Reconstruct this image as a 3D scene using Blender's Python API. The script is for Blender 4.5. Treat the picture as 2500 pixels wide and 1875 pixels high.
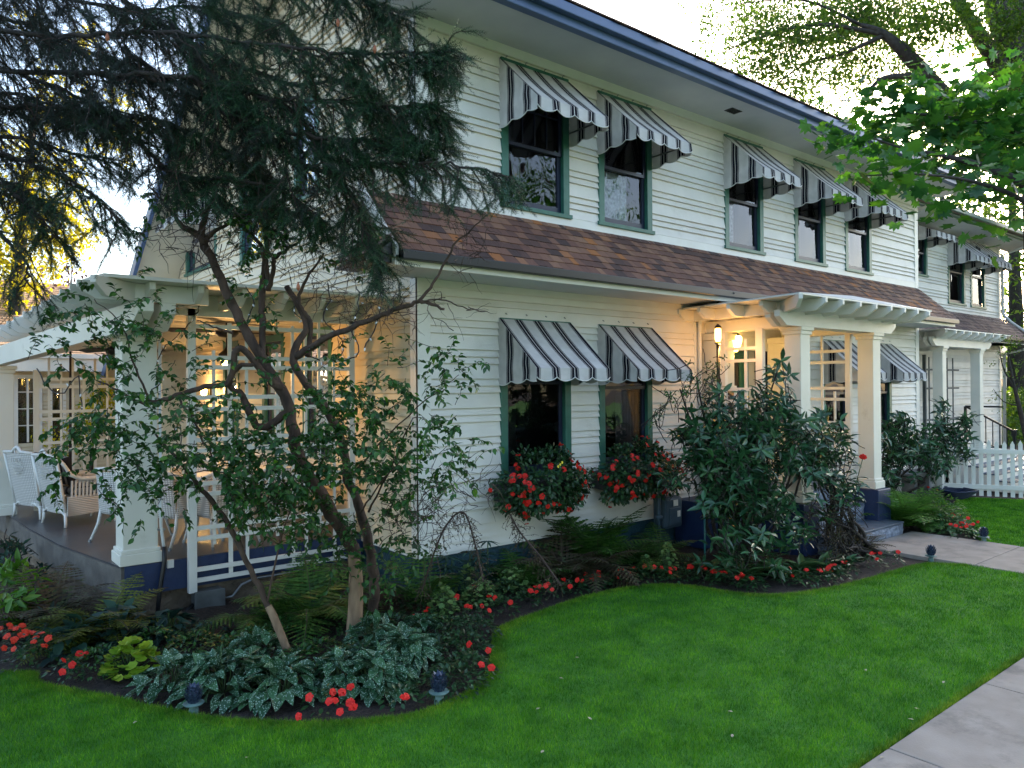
import bpy, math, random
import numpy as np
from mathutils import Vector, Matrix

for o in list(bpy.data.objects): bpy.data.objects.remove(o)
SC = bpy.context.scene
COL = SC.collection
random.seed(5)
rng = np.random.default_rng(11)
rad = math.radians

# ---------------------------------------------------------------- camera
EYE = 2.2
def cam_axes(yaw, pitch, roll):
    r = np.array([math.cos(yaw), -math.sin(yaw), 0.]); f = np.array([math.sin(yaw), math.cos(yaw), 0.]); u = np.array([0, 0, 1.])
    f2 = f*math.cos(pitch)+u*math.sin(pitch); u2 = u*math.cos(pitch)-f*math.sin(pitch)
    return r*math.cos(roll)+u2*math.sin(roll), u2*math.cos(roll)-r*math.sin(roll), f2
CR, CU, CF = cam_axes(rad(38.8927), rad(.2623), rad(-.4344))
FPX = 1816.3
cam_data = bpy.data.cameras.new('camera'); cam = bpy.data.objects.new('camera', cam_data); COL.objects.link(cam)
cam.matrix_world = Matrix(((CR[0], CU[0], -CF[0], 0), (CR[1], CU[1], -CF[1], 0), (CR[2], CU[2], -CF[2], EYE), (0, 0, 0, 1)))
cam_data.sensor_width = 36; cam_data.lens = 36*FPX/2500; cam_data.clip_start = .05; cam_data.clip_end = 800
SC.camera = cam
CAMP = np.array([0, 0, EYE])
def at(u, v, d):
    """surveyed point: photo bearing u,v at distance d along the camera axis"""
    return CAMP+(CR*(u-1250)/FPX - CU*(v-937.5)/FPX + CF)*d
def on(u, v, ax, c):
    r = CR*(u-1250)/FPX - CU*(v-937.5)/FPX + CF
    return CAMP+r*((c-CAMP[ax])/r[ax])

# ---------------------------------------------------------------- light
SUN_AZ = rad(69.9); SUN_EL = rad(20)          # azimuth measured from +Y towards +X
world = bpy.data.worlds.new('World'); SC.world = world; world.use_nodes = True
nt = world.node_tree; bg = nt.nodes['Background']
sky = nt.nodes.new('ShaderNodeTexSky'); sky.sky_type = 'NISHITA'; sky.sun_disc = False
sky.sun_elevation = SUN_EL; sky.sun_rotation = SUN_AZ; sky.air_density = 1.0; sky.dust_density = 2.5; sky.ozone_density = 1.0
nt.links.new(sky.outputs[0], bg.inputs[0]); bg.inputs[1].default_value = .15
sd = bpy.data.lights.new('sun', 'SUN'); sd.energy = 3.6; sd.angle = rad(.5); sd.color = (1, .86, .66)
so = bpy.data.objects.new('sun', sd); COL.objects.link(so)
sdir = Vector((math.sin(SUN_AZ)*math.cos(SUN_EL), math.cos(SUN_AZ)*math.cos(SUN_EL), math.sin(SUN_EL)))
so.rotation_euler = sdir.to_track_quat('Z', 'Y').to_euler()
SC.view_settings.view_transform = 'Standard'; SC.view_settings.look = 'None'
SC.view_settings.exposure = 2.25; SC.view_settings.gamma = 1
SC.render.engine = 'CYCLES'
SC.cycles.max_bounces = 8; SC.cycles.diffuse_bounces = 4; SC.cycles.transparent_max_bounces = 12

# ---------------------------------------------------------------- tagging
def tag(o, label=None, cat=None, group=None, kind=None):
    if label: o['label'] = label
    if cat: o['category'] = cat
    if group: o['group'] = group
    if kind: o['kind'] = kind
    return o
def empty(name, loc, label, cat, group=None, rz=0):
    o = bpy.data.objects.new(name, None); COL.objects.link(o); o.location = [float(c) for c in loc]; o.rotation_euler = (0, 0, rz)
    o.empty_display_size = .1
    bpy.context.view_layer.update()
    return tag(o, label, cat, group)
def parent(o, p):
    """parent keeping world coordinates (no rotation or scale on p unless built locally)"""
    o.parent = p
    return o
def copy_tree(o, par=None):
    c = o.copy(); COL.objects.link(c); c.parent = par
    for ch in o.children: copy_tree(ch, c)
    return c

# ---------------------------------------------------------------- mesh builder
class MB:
    def __init__(s): s.v = []; s.f = []; s.n = 0; s.att = []
    def add(s, vs, fs):
        b = s.n; s.v.append(np.asarray(vs, float).reshape(-1, 3)); s.n += len(s.v[-1])
        for f in fs: s.f.append(tuple(b+i for i in f))
    def obox(s, p, a, b, c):
        p, a, b, c = [np.asarray(q, float) for q in (p, a, b, c)]
        if np.dot(np.cross(a, b), c) < 0: a, b = b, a
        s.add([p, p+a, p+a+b, p+b, p+c, p+a+c, p+a+b+c, p+b+c],
              [(0, 3, 2, 1), (4, 5, 6, 7), (0, 1, 5, 4), (1, 2, 6, 5), (2, 3, 7, 6), (3, 0, 4, 7)])
    def box(s, x0, y0, z0, x1, y1, z1):
        s.obox((x0, y0, z0), (x1-x0, 0, 0), (0, y1-y0, 0), (0, 0, z1-z0))
    def bar(s, p0, p1, w, h, up=(0, 0, 1)):
        """board from p0 to p1, w wide across, h along 'up', centred on the line"""
        p0 = np.asarray(p0, float); p1 = np.asarray(p1, float); d = p1-p0; L = np.linalg.norm(d)
        if L < 1e-6: return
        d /= L; up = np.asarray(up, float); sd_ = np.cross(d, up)
        if np.linalg.norm(sd_) < 1e-4: up = np.array([1., 0, 0]); sd_ = np.cross(d, up)
        sd_ /= np.linalg.norm(sd_); up2 = np.cross(sd_, d)
        s.obox(p0-sd_*w/2-up2*h/2, d*L, sd_*w, up2*h)
    def prism(s, poly, d):
        """poly: list of 3D points, extruded by vector d"""
        n = len(poly); P = np.asarray(poly, float); d = np.asarray(d, float)
        nn = np.cross(P[1]-P[0], P[2]-P[1])
        idx = list(range(n))
        s.add(np.vstack([P, P+d]), [tuple(idx[::-1]), tuple(n+i for i in idx)]+[(i, (i+1) % n, n+(i+1) % n, n+i) for i in range(n)])
    def tube(s, pts, r, n=8, cap=True):
        P = np.asarray(pts, float); m = len(P)
        r = np.full(m, r) if np.isscalar(r) else np.asarray(r, float)
        T = np.gradient(P, axis=0) if m > 2 else np.repeat([P[1]-P[0]], 2, 0)
        T /= np.linalg.norm(T, axis=1)[:, None]+1e-9
        ref = np.array([0, 0, 1.]) if abs(T[0][2]) < .9 else np.array([1., 0, 0])
        N = np.cross(T[0], ref); N /= np.linalg.norm(N); ring = []
        a = np.linspace(0, 2*np.pi, n, endpoint=False)
        for i in range(m):
            N = N-T[i]*np.dot(N, T[i]); N /= np.linalg.norm(N)+1e-9; B = np.cross(T[i], N)
            ring.append(P[i]+r[i]*(np.cos(a)[:, None]*N+np.sin(a)[:, None]*B))
        fs = [(i*n+j, i*n+(j+1) % n, (i+1)*n+(j+1) % n, (i+1)*n+j) for i in range(m-1) for j in range(n)]
        if cap: fs += [tuple(range(n))[::-1], tuple((m-1)*n+j for j in range(n))]
        s.add(np.vstack(ring), fs)
    def lathe(s, c, prof, n=16):
        """prof: list of (r, z)"""
        a = np.linspace(0, 2*np.pi, n, endpoint=False); vs = []
        for r, z in prof:
            vs.append(np.stack([c[0]+r*np.cos(a), c[1]+r*np.sin(a), np.full(n, c[2]+z)], 1))
        m = len(prof)
        fs = [(i*n+j, i*n+(j+1) % n, (i+1)*n+(j+1) % n, (i+1)*n+j) for i in range(m-1) for j in range(n)]
        fs += [tuple(range(n))[::-1], tuple((m-1)*n+j for j in range(n))]
        s.add(np.vstack(vs), fs)
    def build(s, name, mat, par=None, smooth=False, bevel=0):
        V = np.vstack(s.v) if s.v else np.zeros((0, 3))
        me = bpy.data.meshes.new(name)
        me.from_pydata(V.tolist(), [], s.f); 
        if smooth: me.shade_smooth()
        return link(name, me, mat, par, bevel)
def link(name, me, mat, par=None, bevel=0):
    for m in (mat if isinstance(mat, (list, tuple)) else [mat]): me.materials.append(m)
    o = bpy.data.objects.new(name, me); COL.objects.link(o)
    if par is not None:
        o.parent = par
        if tuple(par.matrix_world.translation) != (0, 0, 0) or par.rotation_euler[2]:
            o.matrix_parent_inverse = par.matrix_world.inverted()
    if bevel:
        b = o.modifiers.new('bevel', 'BEVEL'); b.width = bevel; b.segments = 2; b.limit_method = 'ANGLE'
    return o
def fast_mesh(name, V, F, smooth=False):
    """V (n,3), F (m,k) arrays of equal polygon size"""
    me = bpy.data.meshes.new(name); V = np.asarray(V, np.float32); F = np.asarray(F, np.int32)
    me.vertices.add(len(V)); me.vertices.foreach_set('co', V.ravel())
    k = F.shape[1]; me.loops.add(F.size); me.loops.foreach_set('vertex_index', F.ravel())
    me.polygons.add(len(F)); me.polygons.foreach_set('loop_start', np.arange(0, F.size, k, dtype=np.int32))
    me.polygons.foreach_set('loop_total', np.full(len(F), k, np.int32))
    if smooth: me.polygons.foreach_set('use_smooth', np.ones(len(F), bool))
    me.update(calc_edges=True); me.validate()
    return me
def scatter(tv, tf, pos, X, Y, Z, sc):
    """place template (tv, tf) at pos with axes X,Y,Z (n,3) and scale (n,) -> V,F"""
    n = len(pos); k = len(tv)
    A = np.stack([X, Y, Z], 1)*np.asarray(sc).reshape(n, 1, 1)
    V = np.einsum('kc,ncd->nkd', tv, A)+pos[:, None, :]
    F = tf[None]+(np.arange(n)*k)[:, None, None]
    return V.reshape(-1, 3), F.reshape(-1, tf.shape[1])
def norm(a): return a/(np.linalg.norm(a, axis=-1, keepdims=True)+1e-9)
def frames(D, N):
    """orthonormal frames with Y along D and Z near N"""
    Y = norm(D); X = norm(np.cross(Y, N)); Z = np.cross(X, Y)
    return X, Y, Z

# ---------------------------------------------------------------- materials
MATS = {}
def new_mat(name):
    m = bpy.data.materials.new(name); m.use_nodes = True; MATS[name] = m
    return m, m.node_tree, m.node_tree.nodes['Principled BSDF']
def nd(t, typ, **kw):
    n = t.nodes.new(typ)
    for k, v in kw.items(): setattr(n, k, v)
    return n
def ramp(t, stops, interp='LINEAR'):
    r = t.nodes.new('ShaderNodeValToRGB'); r.color_ramp.interpolation = interp; e = r.color_ramp.elements
    while len(e) < len(stops): e.new(.5)
    for i, (p, c) in enumerate(stops): e[i].position = p; e[i].color = (*c, 1) if len(c) == 3 else c
    return r
def surf(name, c1, c2=None, scale=3., rough=.6, bump=0, bscale=40, detail=5, metal=0, spec=.5, coords='Object', stretch=(1, 1, 1), dirt=None):
    m, t, p = new_mat(name)
    p.inputs['Roughness'].default_value = rough; p.inputs['Metallic'].default_value = metal
    p.inputs['Specular IOR Level'].default_value = spec
    tc = nd(t, 'ShaderNodeTexCoord'); mp = nd(t, 'ShaderNodeMapping'); mp.inputs['Scale'].default_value = stretch
    t.links.new(tc.outputs[coords], mp.inputs[0])
    if c2:
        n = nd(t, 'ShaderNodeTexNoise'); n.inputs['Scale'].default_value = scale; n.inputs['Detail'].default_value = detail
        r = ramp(t, [(.3, c1), (.7, c2)]); t.links.new(mp.outputs[0], n.inputs[0]); t.links.new(n.outputs[0], r.inputs[0])
        out = r.outputs[0]
        if dirt:
            n2 = nd(t, 'ShaderNodeTexNoise'); n2.inputs['Scale'].default_value = dirt[1]; n2.inputs['Detail'].default_value = 8; n2.inputs['Roughness'].default_value = .7
            t.links.new(mp.outputs[0], n2.inputs[0]); r2 = ramp(t, [(dirt[2], (0, 0, 0)), (dirt[3], (1, 1, 1))]); t.links.new(n2.outputs[0], r2.inputs[0])
            mx = nd(t, 'ShaderNodeMix', data_type='RGBA'); t.links.new(r2.outputs[0], mx.inputs[0]); t.links.new(out, mx.inputs[6]); mx.inputs[7].default_value = (*dirt[0], 1)
            out = mx.outputs[2]
        t.links.new(out, p.inputs['Base Color'])
    else: p.inputs['Base Color'].default_value = (*c1, 1)
    if bump:
        b = nd(t, 'ShaderNodeBump'); b.inputs['Strength'].default_value = 1; b.inputs['Distance'].default_value = bump
        n = nd(t, 'ShaderNodeTexNoise'); n.inputs['Scale'].default_value = bscale; n.inputs['Detail'].default_value = 6
        t.links.new(mp.outputs[0], n.inputs[0]); t.links.new(n.outputs[0], b.inputs['Height']); t.links.new(b.outputs[0], p.inputs['Normal'])
    return m
def island(name, stops, rough=.5, trans=0, tcol=None, spec=.4, bump=0):
    """colour varies from one separate leaf / shingle / flower to the next"""
    m, t, p = new_mat(name)
    g = nd(t, 'ShaderNodeNewGeometry'); r = ramp(t, stops); t.links.new(g.outputs['Random Per Island'], r.inputs[0])
    t.links.new(r.outputs[0], p.inputs['Base Color']); p.inputs['Roughness'].default_value = rough; p.inputs['Specular IOR Level'].default_value = spec
    if trans:
        tr = nd(t, 'ShaderNodeBsdfTranslucent'); mx = nd(t, 'ShaderNodeMixShader'); mx.inputs[0].default_value = trans
        if tcol:
            mc = nd(t, 'ShaderNodeMix', data_type='RGBA', blend_type='MULTIPLY'); mc.inputs[0].default_value = 1
            t.links.new(r.outputs[0], mc.inputs[6]); mc.inputs[7].default_value = (*tcol, 1); t.links.new(mc.outputs[2], tr.inputs[0])
        else: t.links.new(r.outputs[0], tr.inputs[0])
        t.links.new(p.outputs[0], mx.inputs[1]); t.links.new(tr.outputs[0], mx.inputs[2]); t.links.new(mx.outputs[0], t.nodes['Material Output'].inputs[0])
    return m
def emit(name, col, s):
    m, t, p = new_mat(name); p.inputs['Base Color'].default_value = (*col, 1)
    p.inputs['Emission Color'].default_value = (*col, 1); p.inputs['Emission Strength'].default_value = s
    return m

M_SIDING = surf('siding paint', (.68, .64, .58), (.76, .72, .66), 2.5, .5, .0012, 60, dirt=((.5, .47, .39), 1.3, .56, .82))
M_TRIM = surf('white trim paint', (.7, .68, .63), (.78, .76, .71), 3, .45, .001, 50)
M_CREAM = surf('cream column paint', (.66, .64, .56), (.74, .72, .64), 2, .45, .001, 40, dirt=((.45, .42, .34), 2.2, .6, .85))
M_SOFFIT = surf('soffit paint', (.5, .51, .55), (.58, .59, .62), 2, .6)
M_GREEN = surf('green window paint', (.02, .105, .075), (.035, .15, .11), 8, .4, .001, 80)
M_NAVY = surf('dark blue sash paint', (.008, .012, .035), (.015, .02, .05), 6, .35)
M_FASCIA = surf('blue gutter paint', (.05, .09, .2), (.08, .13, .26), 3, .35)
M_GREENGUT = surf('green gutter paint', (.04, .1, .07), (.07, .14, .1), 3, .35)
M_FOUND = surf('painted rough foundation', (.01, .042, .062), (.018, .065, .09), 5, .6, .02, 22)
M_DECKBLUE = surf('deck edge paint', (.008, .022, .075), (.015, .035, .1), 7, .45, .004, 30)
M_DECK = surf('grey deck paint', (.05, .05, .06), (.085, .08, .085), 3, .3, .001, 60)
M_ROCK = surf('rough concrete', (.1, .075, .055), (.22, .17, .12), 6, .9, .03, 12, dirt=((.04, .035, .03), 3, .5, .7))
M_CONC = surf('concrete', (.25, .215, .185), (.34, .295, .255), 4, .85, .002, 90, dirt=((.11, .1, .09), 2.2, .52, .75))
M_CONCDARK = surf('weathered concrete', (.08, .072, .066), (.15, .135, .12), 5, .9, .006, 30)
M_GRANITE = surf('blue granite', (.09, .11, .16), (.3, .33, .4), 14, .7, .025, 16)
M_SLATE = surf('slate step top', (.06, .085, .12), (.1, .13, .17), 6, .5, .002, 40)
M_ROOM = surf('dark room', (.012, .011, .012))
M_ROOMWARM = surf('room wall', (.06, .045, .03))
M_METAL = surf('galvanised metal', (.22, .23, .24), (.33, .34, .35), 8, .45, metal=.7)
M_GREYBOX = surf('grey painted box', (.07, .075, .075), (.13, .14, .14), 6, .6, .001, 60)
M_BLACK = surf('black paint', (.01, .01, .012), rough=.4)
M_METER = surf('meter paint', (.035, .065, .095), (.05, .085, .12), 8, .5)
M_WHITEPIPE = surf('pipe paint', (.6, .6, .58), rough=.4)
M_WICKER = surf('white wicker', (.6, .59, .56), (.68, .67, .64), 30, .5)
M_SHINGLE = island('cedar shingles', [(0, (.05, .03, .028)), (.25, (.1, .05, .04)), (.5, (.15, .07, .05)), (.75, (.2, .1, .065)), (.93, (.24, .13, .08)), (.97, (.3, .11, .035)), (1, (.33, .13, .04))], .75)
M_SHINGLE2 = island('weathered shingles', [(0, (.07, .045, .045)), (.5, (.13, .08, .075)), (1, (.2, .13, .11))], .8)
M_TANROOF = island('tan shingles', [(0, (.22, .13, .08)), (.5, (.32, .2, .12)), (1, (.4, .28, .18))], .8)
M_BARK = surf('bark', (.03, .018, .012), (.1, .06, .042), 14, .9, .012, 30, stretch=(1, 1, .35))
M_BARKLIGHT = surf('peeled bark', (.16, .1, .06), (.3, .2, .12), 18, .85, .008, 30, stretch=(1, 1, .25))
M_BARKDARK = surf('dark bark', (.02, .015, .012), (.05, .04, .035), 12, .9, .01, 30)
M_TWIG = surf('twig', (.035, .02, .015), (.06, .035, .028), 20, .8)
M_GLOW = emit('amber lamp glass', (1, .42, .06), 5.5)
M_GLOWY = emit('yellow lamp glass', (1, .62, .12), 6.5)

def add_wood_detail():
    t = M_SHINGLE.node_tree
    for m in (M_SHINGLE, M_SHINGLE2, M_TANROOF):
        t = m.node_tree; p = t.nodes['Principled BSDF']
        n = nd(t, 'ShaderNodeTexNoise'); n.inputs['Scale'].default_value = 30; tc = nd(t, 'ShaderNodeTexCoord'); mp = nd(t, 'ShaderNodeMapping'); mp.inputs['Scale'].default_value = (3, .3, .3)
        t.links.new(tc.outputs['Object'], mp.inputs[0]); t.links.new(mp.outputs[0], n.inputs[0])
        b = nd(t, 'ShaderNodeBump'); b.inputs['Distance'].default_value = .006; t.links.new(n.outputs[0], b.inputs['Height']); t.links.new(b.outputs[0], p.inputs['Normal'])
add_wood_detail()

def glass_mat(name, tint=(.02, .022, .03), refl=1.0):
    m, t, p = new_mat(name)
    t.nodes.remove(p); out = t.nodes['Material Output']
    g = nd(t, 'ShaderNodeBsdfGlossy'); g.inputs['Roughness'].default_value = .015; g.inputs['Color'].default_value = (.95, .95, 1, 1)
    tr = nd(t, 'ShaderNodeBsdfTransparent'); tr.inputs['Color'].default_value = (.8, .84, .84, 1)
    fr = nd(t, 'ShaderNodeFresnel'); fr.inputs['IOR'].default_value = 1.65
    n = nd(t, 'ShaderNodeTexNoise'); n.inputs['Scale'].default_value = 1.7; n.inputs['Detail'].default_value = 1
    b = nd(t, 'ShaderNodeBump'); b.inputs['Distance'].default_value = .02; t.links.new(n.outputs[0], b.inputs['Height'])
    t.links.new(b.outputs[0], g.inputs['Normal'])
    mx = nd(t, 'ShaderNodeMixShader'); t.links.new(fr.outputs[0], mx.inputs[0]); t.links.new(tr.outputs[0], mx.inputs[1]); t.links.new(g.outputs[0], mx.inputs[2])
    t.links.new(mx.outputs[0], out.inputs[0])
    return m
M_GLASS = glass_mat('window glass')

def stripe_mat():
    m, t, p = new_mat('striped awning cloth')
    a = nd(t, 'ShaderNodeAttribute', attribute_name='stripe')
    m1 = nd(t, 'ShaderNodeMath', operation='DIVIDE'); m1.inputs[1].default_value = .27; t.links.new(a.outputs['Fac'], m1.inputs[0])
    m2 = nd(t, 'ShaderNodeMath', operation='ADD'); m2.inputs[1].default_value = 10.5; t.links.new(m1.outputs[0], m2.inputs[0])
    m3 = nd(t, 'ShaderNodeMath', operation='FRACT'); t.links.new(m2.outputs[0], m3.inputs[0])
    m4 = nd(t, 'ShaderNodeMath', operation='SUBTRACT'); m4.inputs[1].default_value = .5; t.links.new(m3.outputs[0], m4.inputs[0])
    m5 = nd(t, 'ShaderNodeMath', operation='ABSOLUTE'); t.links.new(m4.outputs[0], m5.inputs[0])
    m6 = nd(t, 'ShaderNodeMath', operation='MULTIPLY'); m6.inputs[1].default_value = 2; t.links.new(m5.outputs[0], m6.inputs[0])
    L = (.62, .6, .59); D = (.006, .006, .016)
    r = ramp(t, [(0, L), (.035, D), (.29, L), (.33, D), (.4, L), (.44, (.12, .12, .14)), (.46, L)], 'CONSTANT'); t.links.new(m6.outputs[0], r.inputs[0])
    n = nd(t, 'ShaderNodeTexNoise'); n.inputs['Scale'].default_value = 6; n.inputs['Detail'].default_value = 5
    rr = ramp(t, [(.3, (.8, .8, .8)), (.7, (1, 1, 1))]); t.links.new(n.outputs[0], rr.inputs[0])
    mx = nd(t, 'ShaderNodeMix', data_type='RGBA', blend_type='MULTIPLY'); mx.inputs[0].default_value = 1
    t.links.new(r.outputs[0], mx.inputs[6]); t.links.new(rr.outputs[0], mx.inputs[7]); t.links.new(mx.outputs[2], p.inputs['Base Color'])
    p.inputs['Roughness'].default_value = .85; p.inputs['Specular IOR Level'].default_value = .2
    tr = nd(t, 'ShaderNodeBsdfTranslucent'); t.links.new(mx.outputs[2], tr.inputs[0])
    ms = nd(t, 'ShaderNodeMixShader'); ms.inputs[0].default_value = .12; t.links.new(p.outputs[0], ms.inputs[1]); t.links.new(tr.outputs[0], ms.inputs[2])
    t.links.new(ms.outputs[0], t.nodes['Material Output'].inputs[0])
    return m
M_STRIPE = stripe_mat()
# ================================================================ THE HOUSE
X0, Y0, XE = 4.16, 6.72, 16.2       # left corner, front plane, right end of the front block
Y1, XR = 7.9, 24.55                 # plane and right end of the rear-right wing
ZJ, ZS = 4.17, 3.36                 # upper wall foot, lower soffit
house = empty('house', (X0, Y0, 0), 'two storey cream clapboard house with a brown shingle skirt roof and green framed windows', 'house')
class Fr:
    """wall frame: u along the wall, z up, n outward"""
    def __init__(s, o, u, n): s.o = np.array(o, float); s.u = np.array(u, float); s.n = np.array(n, float)
    def p(s, u, z, n=0): return s.o+s.u*u+s.n*n+np.array([0, 0, z])
    def box(s, mb, u0, u1, z0, z1, n0, n1): mb.obox(s.p(u0, z0, n0), s.u*(u1-u0), (0, 0, z1-z0), s.n*(n1-n0))
F_FRONT = Fr((0, Y0, 0), (1, 0, 0), (0, -1, 0))
F_WING = Fr((0, Y1, 0), (1, 0, 0), (0, -1, 0))
F_SIDE = Fr((X0, 0, 0), (0, 1, 0), (-1, 0, 0))
CO = [0, .078, .156]                # narrow, narrow, wide clapboard courses
def course_lines(z0, z1):
    zs = [z0]; base = 2.144-.324*30
    k = 0
    while True:
        z = base+.324*(k//3)+CO[k % 3]; k += 1
        if z > z1-.02: break
        if z > z0+.02: zs.append(z)
    return zs+[z1]
def siding(mb, F, u0, u1, z0, z1, holes=(), umax=None):
    zs = course_lines(z0, z1)
    for a, b in zip(zs[:-1], zs[1:]):
        cuts = sorted({a, b}|{h[k] for h in holes for k in (2, 3) if a < h[k] < b})
        out = lambda z: .034-.028*(z-a)/(b-a)
        for c, d in zip(cuts[:-1], cuts[1:]):
            m = (c+d)/2; hi = min(u1, umax(m)) if umax else u1
            segs = [(u0, hi)]
            for h in holes:
                if h[2] < m < h[3]:
                    ns = []
                    for s0, s1 in segs:
                        if h[0] > s0: ns.append((s0, min(s1, h[0])))
                        if h[1] < s1: ns.append((max(s0, h[1]), s1))
                    segs = ns
            for s0, s1 in segs:
                if s1-s0 < .005: continue
                mb.add([F.p(s0, c, out(c)), F.p(s1, c, out(c)), F.p(s1, d, out(d)), F.p(s0, d, out(d)),
                        F.p(s0, c, 0), F.p(s1, c, 0), F.p(s0, d, 0), F.p(s1, d, 0)],
                       [(0, 1, 2, 3), (4, 5, 1, 0), (3, 2, 7, 6), (0, 3, 6, 4), (1, 5, 7, 2)])
def window(F, u0, u1, z0, z1, holes, split=.5, grid=(0, 0), curtain=None, tw=.1, label=None, frame_mat=None):
    """green trim with sash, panes, sill; (u0,u1,z0,z1) outside of trim"""
    fm = frame_mat or M_GREEN
    holes.append((u0+tw*.6, u1-tw*.6, z0+.03, z1-tw*.6))
    t = MB()
    F.box(t, u0, u0+tw, z0+.05, z1, -.02, .036); F.box(t, u1-tw, u1, z0+.05, z1, -.02, .036)
    F.box(t, u0+tw, u1-tw, z1-tw, z1, -.02, .034)
    w = t.build('window', fm, house, bevel=.004)
    if label: w['label'] = label
    t = MB(); F.box(t, u0-.03, u1+.03, z0, z0+.05, -.02, .06); t.build('sill', fm, w, bevel=.005)
    a, b, c, d = u0+tw, u1-tw, z0+.05, z1-tw; s = .05; zm = c+(d-c)*split
    t = MB()
    for q0, q1, e0, e1, dep in ((a, b, c, zm+.02, -.02), (a, b, zm-.02, d, .005)):
        F.box(t, q0, q0+s, e0, e1, dep-.03, dep); F.box(t, q1-s, q1, e0, e1, dep-.03, dep)
        F.box(t, q0+s, q1-s, e0, e0+s*(1.6 if dep < 0 else .8), dep-.03, dep); F.box(t, q0+s, q1-s, e1-s*.8, e1, dep-.03, dep)
    gx, gz = grid
    for i in range(1, gx+1):
        q = a+s+(b-a-2*s)*i/(gx+1); F.box(t, q-.008, q+.008, zm+.04, d-.04, -.02, .002)
    for i in range(1, gz+1):
        q = zm+.04+(d-zm-.08)*i/(gz+1); F.box(t, a+s, b-s, q-.008, q+.008, -.02, .0005)
    t.build('sash', M_NAVY, w)
    t = MB()
    for e0, e1, dep in ((c+.06, zm-.01, -.04), (zm+.01, d-.03, -.012)):
        t.add([F.p(a+.04, e0, dep), F.p(b-.04, e0, dep), F.p(b-.04, e1, dep), F.p(a+.04, e1, dep)], [(0, 1, 2, 3)])
    t.build('pane', M_GLASS, w)
    t = MB()      # the room behind
    e = .06; D = -1.0; N = -.07
    P = [F.p(a-e, c-e, N), F.p(b+e, c-e, N), F.p(b+e, d+e, N), F.p(a-e, d+e, N), F.p(a-e, c-e, D), F.p(b+e, c-e, D), F.p(b+e, d+e, D), F.p(a-e, d+e, D)]
    t.add(P, [(4, 5, 6, 7), (0, 4, 7, 3), (1, 2, 6, 5), (3, 7, 6, 2), (0, 1, 5, 4)]); t.build('room', M_ROOM, w)
    if curtain:
        k0, k1, y0, y1, cm = curtain; t = MB(); n = 24; ver = []
        for i in range(n+1):
            q = a+(b-a)*(k0+(k1-k0)*i/n); dd = -.14+.018*math.sin(i*2.1)
            ver += [F.p(q, c+(d-c)*y0, dd), F.p(q, c+(d-c)*y1, dd)]
        t.add(ver, [(2*i, 2*i+2, 2*i+3, 2*i+1) for i in range(n)]); t.build('curtain', cm, w)
    return w
M_LACE = surf('lace curtain', (.3, .32, .36), (.85, .87, .92), 26, .8, detail=8)
M_BLIND = surf('blind', (.1, .1, .11), (.13, .13, .14), 4, .7)
M_DIMCURT = surf('dim curtain', (.035, .03, .04), (.08, .07, .08), 8, .8)
M_LAMPSH = surf('lamp shade inside', (.35, .22, .18))

hf = []; hs = []; hw = []
UPW = [(5.27, 6.33), (6.85, 7.88), (9.55, 10.57), (11.5, 12.5), (13.2, 14.2)]
cur = [(.0, 1., .82, 1., M_BLIND), (.18, .72, .02, .46, M_LACE), (.2, .42, .03, .45, M_LACE), None, (.1, .5, .2, .5, M_BLIND)]
for i, (a, b) in enumerate(UPW): window(F_FRONT, a, b, 4.27, 6.0, hf, .46, (3, 1) if i == 0 else (0, 0), cur[i])
window(F_FRONT, 5.23, 6.33, 1.15, 3.0, hf, .62, curtain=(.0, .1, .0, .6, M_DIMCURT)); window(F_FRONT, 6.83, 7.85, 1.15, 3.0, hf, .58, curtain=(.45, 1., .0, .55, M_DIMCURT))
window(F_FRONT, 12.33, 13.33, 1.15, 3.0, hf, .5); window(F_FRONT, 14.0, 14.97, 1.15, 3.0, hf, .5)
# upper front wall
mb = MB(); siding(mb, F_FRONT, X0+.12, XE-.12, ZJ+.12, 6.06, hf); siding(mb, F_FRONT, X0+.12, 8.78, .43, ZS, hf)
siding(mb, F_FRONT, 11.0, XE-.12, .43, ZS, hf)
siding(mb, F_FRONT, 8.9, 11.0, 2.95, ZS, hf)
mb.build('wall', M_SIDING, house)
# side wall: gable end with the long rear slope
RZ = lambda y: 8.7-.67*abs(y-9.54)
side_win = [(8.75, 9.65, 1.3, 3.0), (10.3, 11.15, 1.3, 3.0), (12.2, 12.95, 1.1, 3.0), (9.1, 9.9, 4.75, 6.1), (10.95, 12.1, 4.2, 6.0), (13.3, 15.15, 4.38, 5.7)]
for a, b, c, d in side_win: window(F_SIDE, a, b, c, d, hs, .5)
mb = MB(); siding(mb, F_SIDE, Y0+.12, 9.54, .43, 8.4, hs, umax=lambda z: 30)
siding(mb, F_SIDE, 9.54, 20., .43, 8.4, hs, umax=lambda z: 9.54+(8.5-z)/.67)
mb.build('wall', surf('side wall paint with warm bounce tint', (.66, .55, .38), (.74, .63, .46), 2.5, .5), house)  # warm bounced sunlight is mixed into this wall colour
# wing
wing_low = []
wt = lambda u, v: on(u, v, 1, Y1)
window(F_WING, 18.55, 19.62, 4.85, 6.05, hw, .5); window(F_WING, 20.87, 21.98, 4.28, 6.05, hw, .5); window(F_WING, 22.36, 23.4, 4.28, 6.05, hw, .5)
mb = MB(); siding(mb, F_WING, XE, XR-.14, 4.1, 6.1, hw); siding(mb, F_WING, XE, XR-.14, .43, 3.3, [(17.3, 18.9, 0, 2.75)]); mb.build('wall', M_SIDING, house)
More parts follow.
